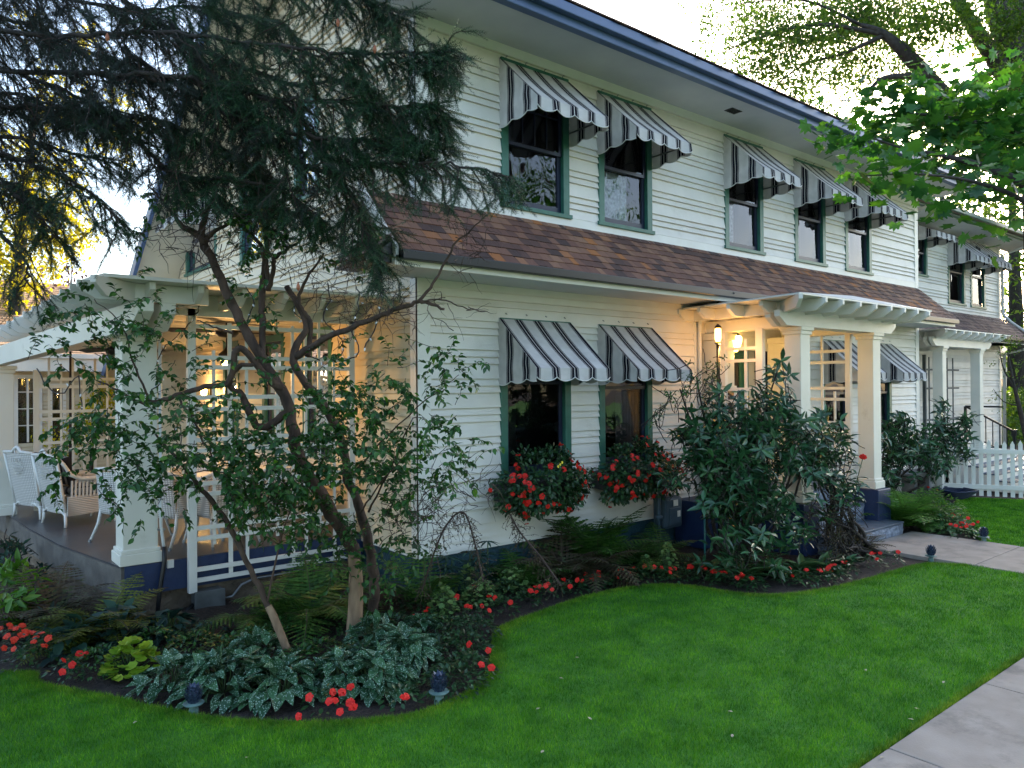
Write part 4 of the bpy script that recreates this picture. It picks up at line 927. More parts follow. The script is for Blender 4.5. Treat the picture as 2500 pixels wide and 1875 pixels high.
# fringe of yellower longer blades along the bed edge
E_ = np.array([p for p in edge if -.2 < p[0] < 9.9]); seg = rng.integers(0, len(E_)-1, 30000); s = rng.uniform(0, 1, 30000)[:, None]; p = E_[seg]*(1-s)+E_[seg+1]*s
tn = norm(E_[seg+1]-E_[seg]); nn_ = np.stack([tn[:, 1], -tn[:, 0]], 1); p = p+nn_*np.abs(rng.normal(0, .07, 30000))[:, None]-nn_*.012
blades('lawn_edge_grass', p[:, 0], p[:, 1], rng.uniform(.02, .04, len(p)), rng.uniform(.0035, .006, len(p)), M_GRASSY, 'yellowish grass fringe along the curved bed edge', .01, 1.2)
N = 130000; x = rng.uniform(11.4, 17.8, N); y = rng.uniform(2.1, 6, N); k = in_poly(x, y, lawn2); x, y = x[k], y[k]
blades('lawn_grass', x, y, rng.uniform(.02, .035, len(x)), rng.uniform(.006, .011, len(x)), M_GRASS, 'bright green mown grass beyond the concrete path')
# edges of the walks
E_ = rng.uniform(-.5, 9.88, 9000); blades('lawn_edge_grass', E_, 2.07+np.abs(rng.normal(0, .02, 9000)), rng.uniform(.02, .045, 9000), rng.uniform(.004, .007, 9000), M_GRASSY, 'ragged grass fringe along the sidewalk')

# ================================================================ LEAF KIT
def leaf_t(w=.5, fold=.1, curl=.12):
    """unit leaf along +Y, 4 cross rows, tris"""
    rows = [(0, .02), (.22, .36), (.5, .5), (.78, .3), (1, 0.01)]
    V = []; 
    for y_, hw_ in rows:
        z = -curl*y_*y_
        V += [(-hw_*w, y_, z+fold*hw_), (0, y_, z), (hw_*w, y_, z+fold*hw_)]
    F = []
    for i in range(4):
        a = i*3
        F += [(a, a+1, a+4), (a, a+4, a+3), (a+1, a+2, a+5), (a+1, a+5, a+4)]
    return np.array(V), np.array(F)
def leaf_s(w=.5, fold=.12, curl=.1):
    return np.array([(0, 0, 0), (-w/2, .42, fold*.5), (0, 1, -curl), (w/2, .42, fold*.5), (0, .45, -.02)]), np.array([(0, 4, 1), (1, 4, 2), (2, 4, 3), (3, 4, 0)])
def fan_t(outline, lift=.06):
    V = [(0, .35, -lift)]+[(x_, y_, z_) for x_, y_, z_ in outline]; n_ = len(outline)
    return np.array(V), np.array([(0, 1+i, 1+(i+1) % n_) for i in range(n_)])
def maple_t():
    o = []; 
    for a, r in ((-90, .08), (-50, .3), (-35, .62), (-15, .42), (5, .72), (18, .86), (28, .6), (45, .66), (58, .88), (68, .8), (74, .62), (84, .85), (90, 1.05)):
        o.append((math.cos(rad(a))*r*.62, .35+math.sin(rad(a))*r*.62, rng.uniform(-.03, .03)))
    o2 = [(-x_, y_, z_) for x_, y_, z_ in reversed(o[1:-1])]
    return fan_t(o+o2)
def round_t():
    o = []
    for k in range(14):
        a = -90+k*360/14+12; r = .5*(1+(.12 if k % 2 else -.05)); o.append((math.cos(rad(a))*r, .5+math.sin(rad(a))*r, .06*(k % 2)))
    return fan_t(o, .1)
def flower_t():
    V = [(0, 0, 0)]; F = []
    for k in range(5):
        a = k*72; b = len(V)
        for da, r, z in ((-32, .34, .06), (-24, .49, .02), (0, .54, -.03), (24, .49, .02), (32, .34, .06)):
            V.append((math.cos(rad(a+da))*r, math.sin(rad(a+da))*r, z+.03*(k % 2)))
        F += [(0, b+i, b+i+1) for i in range(4)]
    return np.array(V), np.array(F)
LT_, LS_ = leaf_t(.55), leaf_s(.5)
GREENS = lambda a, b, c: [(0, a), (.5, b), (1, c)]
M_LEAF = island('shrub leaves', GREENS((.012, .05, .012), (.028, .095, .022), (.06, .16, .035)), .38, .3, (1.1, 1.2, .5))
M_LEAFB = island('bright young leaves', GREENS((.04, .13, .015), (.07, .19, .02), (.13, .26, .03)), .4, .35, (1.1, 1.1, .4))
M_RHODO = island('rhododendron leaves', GREENS((.01, .045, .018), (.025, .09, .035), (.06, .16, .06)), .3, .12, spec=.6)
M_DARKL = island('dark matt leaves', GREENS((.008, .03, .025), (.015, .055, .04), (.03, .085, .055)), .6, .15)
M_IMPL = island('impatiens leaves', GREENS((.01, .035, .012), (.02, .06, .02), (.04, .1, .03)), .35, .15)
M_LIME = island('lime leaves', GREENS((.16, .3, .02), (.27, .42, .03), (.4, .5, .05)), .5, .3)
M_COLB = island('columbine leaves', GREENS((.09, .19, .06), (.15, .27, .08), (.27, .36, .12)), .5, .3)
M_STRAP = island('strap leaves', GREENS((.03, .09, .03), (.06, .15, .05), (.1, .22, .08)), .35, .25)
M_RED = island('red petals', [(0, (.5, .006, .008)), (.6, (.72, .012, .012)), (1, (.8, .03, .015))], .55, .15)
M_CORAL = island('coral petals', [(0, (.6, .02, .01)), (1, (.85, .07, .03))], .55, .15)
M_FERN = island('fern fronds', GREENS((.02, .07, .012), (.04, .12, .018), (.08, .18, .03)), .5, .3)
M_FERNY = island('yellow fern fronds', GREENS((.05, .075, .01), (.1, .13, .015), (.16, .19, .025)), .6, .3)
M_FERNB = island('browning fronds', GREENS((.035, .022, .012), (.06, .045, .02), (.06, .08, .03)), .7, .2)
M_FERNBR = island('bright fern fronds', GREENS((.05, .15, .02), (.08, .22, .03), (.14, .3, .05)), .5, .35)
M_YEL = island('yellow petals', [(0, (.8, .6, .02)), (1, (.9, .7, .05))], .5)
def lung_mat():
    m = island('spotted lungwort leaves', GREENS((.02, .07, .03), (.035, .1, .045), (.06, .15, .06)), .45, .15)
    t = m.node_tree; p = t.nodes['Principled BSDF']; r = p.inputs['Base Color'].links[0].from_socket
    tc = nd(t, 'ShaderNodeTexCoord'); v = nd(t, 'ShaderNodeTexVoronoi'); v.inputs['Scale'].default_value = 75; t.links.new(tc.outputs['Object'], v.inputs[0])
    rr = ramp(t, [(.26, (1, 1, 1)), (.36, (0, 0, 0))]); t.links.new(v.outputs['Distance'], rr.inputs[0])
    mx = nd(t, 'ShaderNodeMix', data_type='RGBA'); t.links.new(rr.outputs[0], mx.inputs[0]); t.links.new(r, mx.inputs[6]); mx.inputs[7].default_value = (.34, .46, .36, 1); t.links.new(mx.outputs[2], p.inputs['Base Color'])
    return m
M_LUNG = lung_mat()
def leaves(name, tpl, pos, D, N_, size, mat, par):
    X, Y, Z = frames(np.asarray(D, float), np.asarray(N_, float)); V, F = scatter(tpl[0], tpl[1], np.asarray(pos, float), X, Y, Z, size)
    return link(name, fast_mesh(name, V, F), mat, par)
def rnd(n, s=1): return rng.normal(0, s, (n, 3))
def clump(name, label, cat, c, R, H, n, size, mat, tpl, group=None, flat=.5, droop=.1, stem=True, leafname='leaves', ell=1.):
    c = np.array(c, float); A = empty(name, c, label, cat, group)
    a = rng.uniform(0, 2*np.pi, n); r = np.sqrt(rng.uniform(0, 1, n)); h = (1-r**2.2)*H*rng.uniform(.75, 1.05, n)+rng.uniform(0, .06, n)*H
    out = np.stack([np.cos(a), np.sin(a)*ell, np.zeros(n)], 1)
    pos = c+out*(r*R)[:, None]+np.stack([np.zeros(n), np.zeros(n), h+.015], 1)
    D = out*(.3+r)[:, None]+np.stack([np.zeros(n), np.zeros(n), flat*(1-r)-droop*r*2], 1)+rnd(n, .3)
    Nn = np.stack([np.zeros(n), np.zeros(n), np.ones(n)], 1)+out*.25+rnd(n, .25)
    sz = rng.uniform(.7, 1.15, n)*size; pos = pos-norm(D)*(sz*.4)[:, None]; pos[:, 2] = np.maximum(pos[:, 2], .03)
    leaves(leafname, tpl, pos, D, Nn, sz, mat, A)
    if stem:
        t = MB(); k = min(n, 40)
        for i in rng.choice(n, k, replace=False): t.tube([c+out[i]*r[i]*R*.15, c+out[i]*r[i]*R*.5+(0, 0, h[i]*.5), pos[i]], .0035*(.6+size*4), 4, cap=False)
        t.build('stems', M_TWIG if mat in (M_FERNB,) else M_STEM, A)
    return A, pos
M_STEM = surf('green stems', (.03, .07, .02), (.06, .11, .03), 10, .6)
FT_ = flower_t(); FMESH = []
for k, m in enumerate((M_RED, M_CORAL, M_YEL)):
    for j in range(3):
        V = FT_[0].copy()+rng.normal(0, .03, FT_[0].shape); V2 = V*[.85, .85, 1]+[0, 0, .06]; V2 = V2@np.array([[math.cos(.6), math.sin(.6), 0], [-math.sin(.6), math.cos(.6), 0], [0, 0, 1]])
        me = fast_mesh('blossom', np.vstack([V, V2]) if k < 2 else V, np.vstack([FT_[1], FT_[1]+len(V)]) if k < 2 else FT_[1]); me.materials.append(m); FMESH.append(me)
def blossom(p, nrm, size, par, kind=0):
    o = bpy.data.objects.new('blossom', FMESH[kind*3+int(rng.integers(0, 3))]); COL.objects.link(o); o.parent = par
    q = Vector(nrm).to_track_quat('Z', 'Y').to_matrix().to_4x4()
    M = Matrix.Translation([float(a) for a in p])@q@Matrix.Rotation(rng.uniform(0, 6), 4, 'Z')@Matrix.Scale(float(size), 4)
    o.matrix_parent_inverse = par.matrix_world.inverted(); o.matrix_basis = M
TOCAM = lambda p: norm(CAMP-np.asarray(p))
def impatiens(c, nf, R=.14, H=.14, label=None, group='red impatiens along the lawn edge', kind=0, n=60, pts=None):
    A, pos = clump('impatiens', label or 'low red flowering plant in the row edging the curved lawn', 'flowering plant', c, R, H, n, .05, M_IMPL, LT_, group, stem=False)
    if pts is None:
        for k in range(nf):
            a = rng.uniform(0, 6.28); r = R*rng.uniform(.1, .95); z = H*(1-.5*(r/R)**2)+rng.uniform(.01, .035); p = np.array(c)+(math.cos(a)*r, math.sin(a)*r, z)
            blossom(p, norm(TOCAM(p)*.6+rng.normal(0, .35, 3)+(0, 0, .7)), rng.uniform(.045, .06), A, kind)
    else:
        for p in pts: blossom(p, norm(TOCAM(p)*.8+rng.normal(0, .3, 3)+(0, 0, .5)), rng.uniform(.05, .065), A, kind)
    return A
# impatiens placed from the survey (bearing of the group, number of blossoms)
ROW = [(1165, 1470, 2), (1065, 1530, 3), (1175, 1520, 4), (1240, 1500, 2), (1300, 1480, 4), (1340, 1465, 5), (1370, 1450, 2), (1420, 1452, 3), (1455, 1438, 4), (1490, 1430, 2), (1525, 1425, 3), (1570, 1420, 1), (1610, 1415, 3), (1650, 1420, 2), (1690, 1420, 3), (1720, 1415, 5), (1750, 1425, 4),
       (1775, 1425, 5), (1800, 1430, 2), (1840, 1440, 3), (1860, 1440, 2), (1945, 1425, 1), (1990, 1430, 2), (2030, 1425, 3), (2060, 1415, 5), (2085, 1405, 2), (2150, 1385, 4), (2195, 1375, 3), (1120, 1500, 2), (1205, 1475, 2)]
ORD = 'first second third fourth fifth sixth seventh eighth ninth tenth eleventh twelfth thirteenth fourteenth fifteenth sixteenth seventeenth eighteenth nineteenth twentieth twenty-first twenty-second twenty-third twenty-fourth twenty-fifth twenty-sixth twenty-seventh twenty-eighth twenty-ninth thirtieth'.split()
NUM = 'no one two three four five six'.split()
rowlab = lambda u, nf: 'red edging plant with %s bloom%s, %s from the left along the curved lawn edge' % (NUM[nf], '' if nf == 1 else 's', ORD[sorted(r_[0] for r_ in ROW).index(u)])
for u, v, nf in ROW:
    p = on(u, v+2, 2, .0); impatiens((p[0], p[1]+.09, 0), nf, .16, .13, label=rowlab(u, nf), n=100)
q = lambda u, v, z=.15: on(u, v, 2, z)
for c_, pts, lab in (((1150, 1640), [(1145, 1573), (1192, 1588), (1175, 1622), (1200, 1630)], 'red flowering plant with one extra large blossom at the narrow lawn corner'),
                     ((800, 1735), [(755, 1702), (812, 1690), (856, 1677), (803, 1712), (818, 1710), (855, 1715), (862, 1726), (835, 1690), (830, 1738), (729, 1749)], 'red flowering plant among spotted leaves at the front of the bed'),
                     ((165, 1660), [(155, 1612), (152, 1640), (176, 1623), (194, 1596), (208, 1597)], 'small red flowering plant left of the lime green plant'),
                     ((985, 1725), [(985, 1702), (992, 1700)], 'tiny red flowering plant beside the pine cone light')):
    p = q(*c_, 0.); impatiens((p[0], p[1]+.05, 0), 0, .17, .13, lab, None, pts=[q(a, b, .14) for a, b in pts], kind=0)
for (u, v, nf, r, lab) in ((20, 1620, 12, .22, 'coral red flower cluster cut by the left edge of the bed'), (75, 1640, 14, .2, 'coral red flower cluster second from the left edge')):
    p = q(u, v, 0.); impatiens((p[0], p[1]+.1, 0), nf, r, .26, lab, None, kind=1)
for (u, v, nf, r, lab) in ((2278, 1222, 7, .3, 'red flowers in front of the bench'), (2345, 1300, 9, .35, 'red flowers edging the lawn beyond the path'), (2370, 1322, 9, .3, 'red flowers at the path corner beside the small light'), (2310, 1290, 5, .4, 'leafy red flowering plant behind the path corner')):
    p = q(u, v, 0.); impatiens((p[0]+.1, p[1]+.1, 0), nf, r, .2, lab, None, n=110)

# lime plant, lungworts, dark leaf clumps
RT_ = round_t(); p = q(315, 1650, 0); clump('coral_bells', 'lime green plant with ruffled round leaves in the left part of the bed', 'plant', (p[0]+.04, p[1]+.1, 0), .2, .22, 90, .085, M_LIME, RT_, flat=.3)
p = q(345, 1600, 0)
for u, v, r, h, n_, lab in ((430, 1690, .26, .2, 90, 'green mottled clump behind the left pine cone light'), (560, 1700, .33, .26, 130, 'wide green clump in the front middle of the bed'), (700, 1710, .3, .24, 120, 'green clump left of the red flowers at the bed front'),
                            (640, 1640, .3, .24, 100, 'green clump around the foot of the thin leaning stem'), (850, 1690, .25, .22, 110, 'spotted clump just right of the front red flowers'), (940, 1690, .26, .24, 120, 'white spotted clump behind the right pine cone light'),
                            (1010, 1640, .28, .26, 130, 'white spotted clump with large leaves near the narrow lawn corner'), (930, 1600, .26, .25, 100, 'white spotted clump right of the thick trunk base'), (1040, 1570, .2, .2, 70, 'white spotted clump under the pale columbine')):
    p = q(u, v, 0); clump('lungwort', lab, 'plant', (p[0], p[1]+.12, 0), r, h, n_, .15, M_LUNG, leaf_t(.52, .25, .2), 'spotted lungworts', flat=.55, droop=.15)
for u, v, r, h, n_, lab in ((200, 1600, .28, .26, 80, 'dark teal leafed clump behind the small red flowers'), (300, 1570, .3, .28, 90, 'dark teal leafed clump behind the lime plant'), (420, 1560, .26, .2, 70, 'dark leafed clump under the rock foundation'), (520, 1570, .2, .14, 60, 'small leafed green patch under the junction box')):
    p = q(u, v, 0); clump('broad_leaf_plant', lab, 'plant', (p[0], p[1]+.12, 0), r, h, n_, .15 if n_ > 65 else .06, M_DARKL, leaf_t(.5, .2, .25), 'dark leafed clumps', flat=.5)
MID = [(1050, 1500), (1160, 1560), (700, 1560), (820, 1540), (380, 1590), (250, 1640), (130, 1600), (1000, 1480), (1240, 1460), (1380, 1420), (1480, 1400), (1560, 1400), (1840, 1400), (1700, 1400), (1100, 1560), (1130, 1600), (1090, 1620), (1140, 1660), (1110, 1690), (960, 1550), (880, 1630), (620, 1590), (480, 1600), (560, 1610), (740, 1640), (790, 1620)]
for u, v in MID:
    p = q(u, v, 0); clump('ground_cover_plant', 'small leafed filler plant between the bed clumps, %s of the fillers from the left' % ORD[sorted(MID).index((u, v))], 'plant', (p[0], p[1]+.05, 0), .28, .16, 330, .05, M_IMPL if u > 850 else M_LEAF, LS_, 'small leafed fillers in the bed', stem=False)
for u, v, r, h, n_, lab in ((1100, 1520, .16, .3, 120, 'pale columbine with lacy leaves below the spiky plants'), (1190, 1480, .2, .24, 160, 'wide pale columbine patch at the bend of the bed'), (1270, 1450, .2, .24, 170, 'pale columbine patch left of the ferns'), (1320, 1430, .2, .22, 150, 'pale columbine patch nearest the brown fern'), (1650, 1405, .13, .34, 90, 'upright pale columbine beside the gas pipe'), (1595, 1405, .1, .2, 50, 'short pale columbine under the second flower box'), (1160, 1460, .15, .3, 90, 'tall pale columbine against the teal foundation')):
    p = q(u, v, 0); clump('columbine', lab, 'plant', (p[0], p[1]+.12, 0), r, h, n_, .05, M_COLB, RT_, 'pale columbines', flat=.2)
for k, (u, v, lab) in enumerate(((1090, 1455, 'dark spiky whorled plant by the house corner foundation'), (1145, 1440, 'dark spiky whorled plant just right of its twin'))):
    p = q(u, v, 0); A = empty('lily_plant', (p[0], 6.5, 0), lab, 'plant', 'dark spiky plants'); t = MB(); ps, Ds = [], []
    for s_ in range(4):
        bx, by = p[0]+rng.uniform(-.12, .12), 6.45+rng.uniform(-.05, .05); hh = rng.uniform(.25, .6); t.tube([(bx, by, 0), (bx+.01, by, hh)], .006, 5)
        for w_ in range(3):
            for j in range(8):
                a = j*.785+w_; ps.append((bx, by, hh*(.5+.25*w_))); Ds.append((math.cos(a), math.sin(a), .35-.2*w_))
    t.build('stems', M_STEM, A); leaves('leaves', leaf_t(.2, .1, .2), ps, Ds, [(0, 0, 1)]*len(ps), np.full(len(ps), .15), M_DARKL, A)
for u, v, lab in ((1765, 1405, 'strap leaved plant farthest left under the rhododendron'), (1810, 1400, 'strap leaved plant under the rhododendron behind the red row'), (1850, 1420, 'bright strap leaved plant in front of the rhododendron stems'), (1905, 1410, 'strap leaved plant right of the bright one'), (1950, 1420, 'large strap leaved plant with drooping blades'), (1985, 1405, 'strap leaved plant under the right rhododendron leaves'), (2040, 1400, 'strap leaved plant at the foot of the brown stems'), (2095, 1392, 'broad grey green leaved plant near the path')):
    p = q(u, v, 0); n_ = 26; A = empty('strap_leaf_plant', (p[0], p[1]+.15, 0), lab, 'plant', 'strap leaved plants in the bed'); a = rng.uniform(0, 6.28, n_)
    D = np.stack([np.cos(a), np.sin(a), rng.uniform(.4, 1.6, n_)], 1); ps = np.array([p[0], p[1]+.15, .01])+rnd(n_, .03)*[1, 1, 0]
    leaves('leaves', leaf_t(.28, .25, .55), ps, D, np.tile([0, 0, 1.], (n_, 1))-D*.3, rng.uniform(.18, .32, n_), M_STRAP if u != 2095 else M_RHODO, A)

# ---------------- ferns
def frond(base, az, L, el, curve, npin=22, wid=.3, tip=.12):
    """returns (V,F) tri soup for a frond: rachis curve with serrated pinnae"""
    V, F = [], []; s = np.linspace(0, 1, npin); e = el-curve*s; dl = L/npin
    P = np.zeros((npin, 3)); p = np.array(base, float)
    for i in range(npin):
        P[i] = p; p = p+dl*np.array([math.cos(az)*math.cos(e[i]), math.sin(az)*math.cos(e[i]), math.sin(e[i])])
    for i in range(2, npin):
        d = np.array([math.cos(az)*math.cos(e[i]), math.sin(az)*math.cos(e[i]), math.sin(e[i])]); sd_ = np.array([-math.sin(az), math.cos(az), 0]); f = i/npin
        w = wid*L*(math.sin(math.pi*min(1, f*1.0+.08))**.8)*(1-f*.35)
        for sg in (-1, 1):
            pd = norm(sd_*sg+d*.35+np.array([0, 0, -.15+rng.uniform(-.12, .12)])); m_ = 5
            for j in range(m_):      # small leaflets along the pinna
                a0 = P[i]+pd*w*j/m_; hw_ = dl*.62*(1-j/m_*.7)
                b_ = len(V); V += [a0-d*hw_*.9, a0+pd*w/m_*1.25, a0+d*hw_*.9, ]; F.append((b_, b_+1, b_+2))
    return V, F, P
def fern(label, c, R, nf, mat, el=(.6, 1.25), curve=1.4, group='ferns', name='fern', azr=(0, 6.283), npin=22):
    A = empty(name, c, label, 'fern', group); VV, FF = [], []; b_ = 0; t = MB()
    for k in range(nf):
        V, F, P = frond(np.array(c)+rnd(1, .03)[0]*[1, 1, 0], rng.uniform(*azr), R*rng.uniform(.75, 1.15), rng.uniform(*el), rng.uniform(.7, 1.2)*curve, npin)
        VV.append(np.array(V)); FF.append(np.array(F)+b_); b_ += len(V); t.tube(P, .003, 4, cap=False)
    t.build('stalks', M_TWIG, A); link('fronds', fast_mesh('fronds', np.vstack(VV), np.vstack(FF)), mat, A); return A
pq = lambda u, v, y=None: (lambda p: (p[0], p[1] if y is None else y, 0))(q(u, v, 0))
fern('bright green fern clump behind the thick trunk under the porch trellis', (2.95, 6.75, 0), .95, 26, M_FERN, group=None)
fern('second bright fern under the porch trellis left of the trunk', (2.6, 6.85, 0), .75, 16, M_FERN, group=None)
fern('yellow green fern against the left end of the porch base', (1.3, 7.45, 0), .75, 26, M_FERNY, group=None)
fern('brown tinged fern on the left side of the porch base', (1.02, 8.1, 0), .8, 20, M_FERNB, group=None)
fern('yellow fern low beside the dark teal clump', (1.05, 7.25, 0), .5, 14, M_FERNY, group=None)
fern('grey green fern beside the house corner in front of the teal foundation', (3.95, 6.35, 0), .95, 7, M_FERN, (1.0, 1.4), 1.0, None)
fern('fern with brown fronds below the gap between the flower boxes', (5.7, 6.2, 0), .95, 16, M_FERNB, group=None)
fern('dark green fern left of the browning fern', (5.2, 6.3, 0), .7, 14, M_FERN, group=None)
fern('tall fern reaching up under the right flower box', (6.3, 6.3, 0), 1.3, 15, M_FERN, (.9, 1.45), 1.2, None)
fern('dark green fern right of the tall fern', (6.9, 6.2, 0), .85, 16, M_FERN, group=None)
fern('brown arching fern fronds in the middle of the fern group', (6.0, 6.05, 0), .8, 14, M_FERNB, (.5, 1.2), 2.0, None)
fern('green fern nearest the gas meter', (7.25, 6.1, 0), .7, 14, M_FERN, group=None)
fern('bright green fern at the foot of the right entry column', (11.75, 5.1, 0), 1.0, 40, M_FERNBR, (.7, 1.4), 1.3, None)
fern('second bright fern beside the granite step', (12.1, 4.95, 0), .8, 26, M_FERNBR, (.5, 1.3), 1.5, None)
for x_, y_, lab in ((12.2, 4.75, 'lime green bush beside the granite step'), (12.9, 4.95, 'lime green bush farther along the path bed')):
    clump('spirea_bush', lab, 'bush', (x_, y_, 0), .4, .4, 420, .07, M_LEAFB, leaf_s(.35), None)
for x_, y_, lab in ((11.9, 4.5, 'leafy plant low at the path edge past the step'), (13.4, 5.2, 'leafy plant in the bed near the bench')):
    clump('leafy_plant', lab, 'plant', (x_, y_, 0), .35, .25, 200, .09, M_STRAP, LT_, None)
fern('brown dry fern beside the entry steps', (9.6, 4.75, 0), .6, 12, M_FERNB, group=None)

# ---------------- window flower boxes
def flower_box(u0, u1, n_, label, yellow=False):
    A = empty('window_flower_box', ((u0+u1)/2, Y0-.2, .95), label, 'flower box', 'red flowering window boxes')
    t = MB(); t.box(u0+.15, Y0-.36, .92, u1-.15, Y0-.05, 1.14); t.build('box', M_BLACK, A, bevel=.01)
    for s in (u0+.35, u1-.35):
        t = MB(); t.tube([(s, Y0-.02, .9), (s, Y0-.3, .9), (s, Y0-.34, .85), (s, Y0-.28, .8), (s, Y0-.22, .84)], .01, 6); t.build('bracket', M_BLACK, A)
    c = np.array([(u0+u1)/2, Y0-.28, 1.13]); rx, ry, rz_ = (u1-u0)/2, .38, .36; m_ = 2600
    d_ = norm(rng.normal(0, 1, (m_, 3))); d_[:, 1] = -np.abs(d_[:, 1])*.9+.15; d_ = norm(d_); rr = rng.uniform(.45, 1, m_)**.5
    lump = 1+.14*np.sin(d_[:, 0]*9+u0)+.1*np.sin(d_[:, 2]*8)
    P = c+d_*np.array([rx, ry, rz_])*(rr*lump)[:, None]; P[:, 2] -= .1*np.abs(P[:, 0]-c[0])/rx*rng.uniform(0, 1.4, m_)
    P[:, 1] = np.minimum(P[:, 1], Y0-.06)
    leaves('foliage', LT_, P, d_+rnd(m_, .5)+[0, 0, -.3], d_+rnd(m_, .3)+[0, 0, .5], rng.uniform(.04, .075, m_), M_IMPL, A)
    for k in range(n_):
        for _ in range(50):
            e = norm(rng.normal(0, 1, 3)); 
            if e[1] < -.1: break
        p = c+e*np.array([rx, ry, rz_])*(1+.14*math.sin(e[0]*9+u0)+.1*math.sin(e[2]*8))*1.02; p[2] -= .1*abs(p[0]-c[0])/rx*.6
        blossom(p, norm(e+rng.normal(0, .25, 3)+np.array([0, -.3, .1])), rng.uniform(.05, .07), A)
        if rng.uniform() < .45: p2 = p+rng.normal(0, .035, 3)*[1, .4, 1]; blossom(p2, norm(e+rng.normal(0, .3, 3)), rng.uniform(.045, .06), A)
    for k in range(3 if yellow else 0): blossom(c+np.array([-.12+.03*k, -.41, .2+.02*k]), (0, -1, .2), .03, A, 2)
    return A
flower_box(4.95, 6.3, 66, 'red flower box under the lower window nearest the house corner with a tiny yellow bloom', True)
flower_box(6.5, 7.95, 62, 'red flower box under the second lower window above the gas meter')

# ---------------- pine cone path lights
M_CONE = surf('patinated cone', (.012, .018, .045), (.05, .08, .14), 30, .35, .002, 60, metal=.4)
M_VERD = surf('verdigris', (.06, .12, .12), (.16, .26, .24), 20, .5, .002, 60)
def cone_light(u, v, s, label):
    p = q(u, v, 0); A = empty('path_light', p, label, 'path light', 'pine cone lights along the bed'); x_, y_, _ = p
    t = MB(); t.lathe((x_, y_, 0), [(.03*s, 0), (.028*s, .03*s), (.022*s, .05*s), (.03*s, .06*s)], 12); t.build('stem', M_VERD, A, smooth=True)
    t = MB(); t.lathe((x_, y_, .055*s), [(.02*s, 0), (.055*s, .008*s), (.06*s, .015*s), (.03*s, .02*s)], 16); t.build('collar', M_VERD, A)
    t = MB(); t.lathe((x_, y_, .07*s), [(.025*s, 0), (.036*s, .03*s), (.034*s, .06*s), (.022*s, .095*s), (.004*s, .118*s)], 12)
    for r_ in range(8):
        for j in range(8):
            a = j*.785+r_*.39; f = r_/8; rr = .04*s*math.sin(.6+f*2.2)+.006*s; z = .078*s+f*.1*s
            c = np.array([x_+rr*math.cos(a), y_+rr*math.sin(a), z]); o_ = np.array([math.cos(a), math.sin(a), .3]); s_ = np.array([-math.sin(a), math.cos(a), 0]); w = .013*s
            t.add([c-s_*w-o_*.006*s, c+s_*w-o_*.006*s, c+o_*.01*s+(0, 0, .014*s), c+(0, 0, -.008*s)], [(0, 1, 2), (0, 3, 1), (0, 2, 3), (1, 3, 2)])
    t.build('cone', M_CONE, A)
for u, v, s, lab in ((473, 1745, 1.15, 'pine cone path light left of the wide green clump'), (1072, 1717, 1.2, 'bluish pine cone path light beside the spotted leaves'), (2273, 1372, 1.15, 'dark pine cone path light between lawn tip and path'), (2402, 1325, 1.2, 'dark pine cone path light beyond the path by the red flowers')):
    cone_light(u, v, s, lab)
# fallen leaves / petals on the lawn
M_DEAD = island('fallen leaves', [(0, (.3, .25, .15)), (.5, (.45, .42, .3)), (1, (.5, .2, .1))], .7)
LV = ((335, 1760), (1310, 1732), (1365, 1655), (1445, 1758), (1790, 1738), (1787, 1800), (1405, 1605), (2115, 1633), (2232, 1728), (2217, 1755), (2302, 1668), (2150, 1850), (1321, 1838), (600, 1850))
for u, v in LV:
    p = q(u, v, .035); o = leaves('fallen_leaf', LT_, [p], [rng.normal(0, 1, 3)*[1, 1, .2]], [(0, 0, 1)], [.035], M_DEAD, None); tag(o, 'tiny pale fallen leaf on the lawn, %s from the left' % ORD[sorted(LV).index((u, v))], 'leaf', 'fallen leaves on the lawn')
# ================================================================ TREES AND SHRUBS
def path3(pts):
    """pts: (u, v, d, r) surveyed bearings with distance and radius -> smooth curve"""
    P = np.array([at(u, v, d) for u, v, d, r in pts]); R = np.array([r for *_, r in pts], float)
    S = np.array(smooth_curve(np.hstack([P, R[:, None]]), 5)); return S[:, :3], S[:, 3]
def wob(P, s):
    P = P.copy(); P[1:-1] += rng.normal(0, s, (len(P)-2, 3)); return P
def grow(p, d, L, n, grav, jit):
    """random walk branch: n points from p along d with droop"""
    out = [p]; d = norm(d)
    for _ in range(n):
        d = norm(d+rng.normal(0, jit, 3)+np.array([0, 0, grav])); p = p+d*L/n; out.append(p)
    return np.array(out)

# ---------------- multi-trunk shrub in front of the porch
SH = empty('garden_tree', (3.01, 5.92, 0), 'gnarled multi-trunk garden tree with peeling bark in front of the porch trellis', 'tree')
trunks = [('trunk', [(862, 1575, 6.5, .085), (868, 1480, 6.5, .075), (868, 1400, 6.5, .07), (858, 1335, 6.5, .07), (820, 1270, 6.45, .075), (770, 1190, 6.4, .075), (730, 1120, 6.35, .07), (715, 1050, 6.3, .06), (700, 980, 6.3, .058), (655, 900, 6.3, .055), (600, 805, 6.3, .052), (565, 740, 6.3, .05), (530, 660, 6.3, .047), (490, 575, 6.3, .045)]),
          ('trunk', [(905, 1520, 7.0, .07), (915, 1440, 6.95, .06), (905, 1350, 6.9, .06), (880, 1250, 6.85, .055), (850, 1170, 6.8, .05), (835, 1080, 6.75, .045), (790, 990, 6.6, .045), (740, 930, 6.4, .04), (715, 870, 6.4, .04), (745, 790, 6.5, .035), (700, 700, 6.6, .03)]),
          ('trunk', [(703, 1590, 5.9, .03), (655, 1480, 5.9, .03), (600, 1370, 5.9, .028), (545, 1260, 5.9, .026), (480, 1180, 5.9, .022), (440, 1130, 5.95, .016), (380, 1060, 6.0, .01)])]
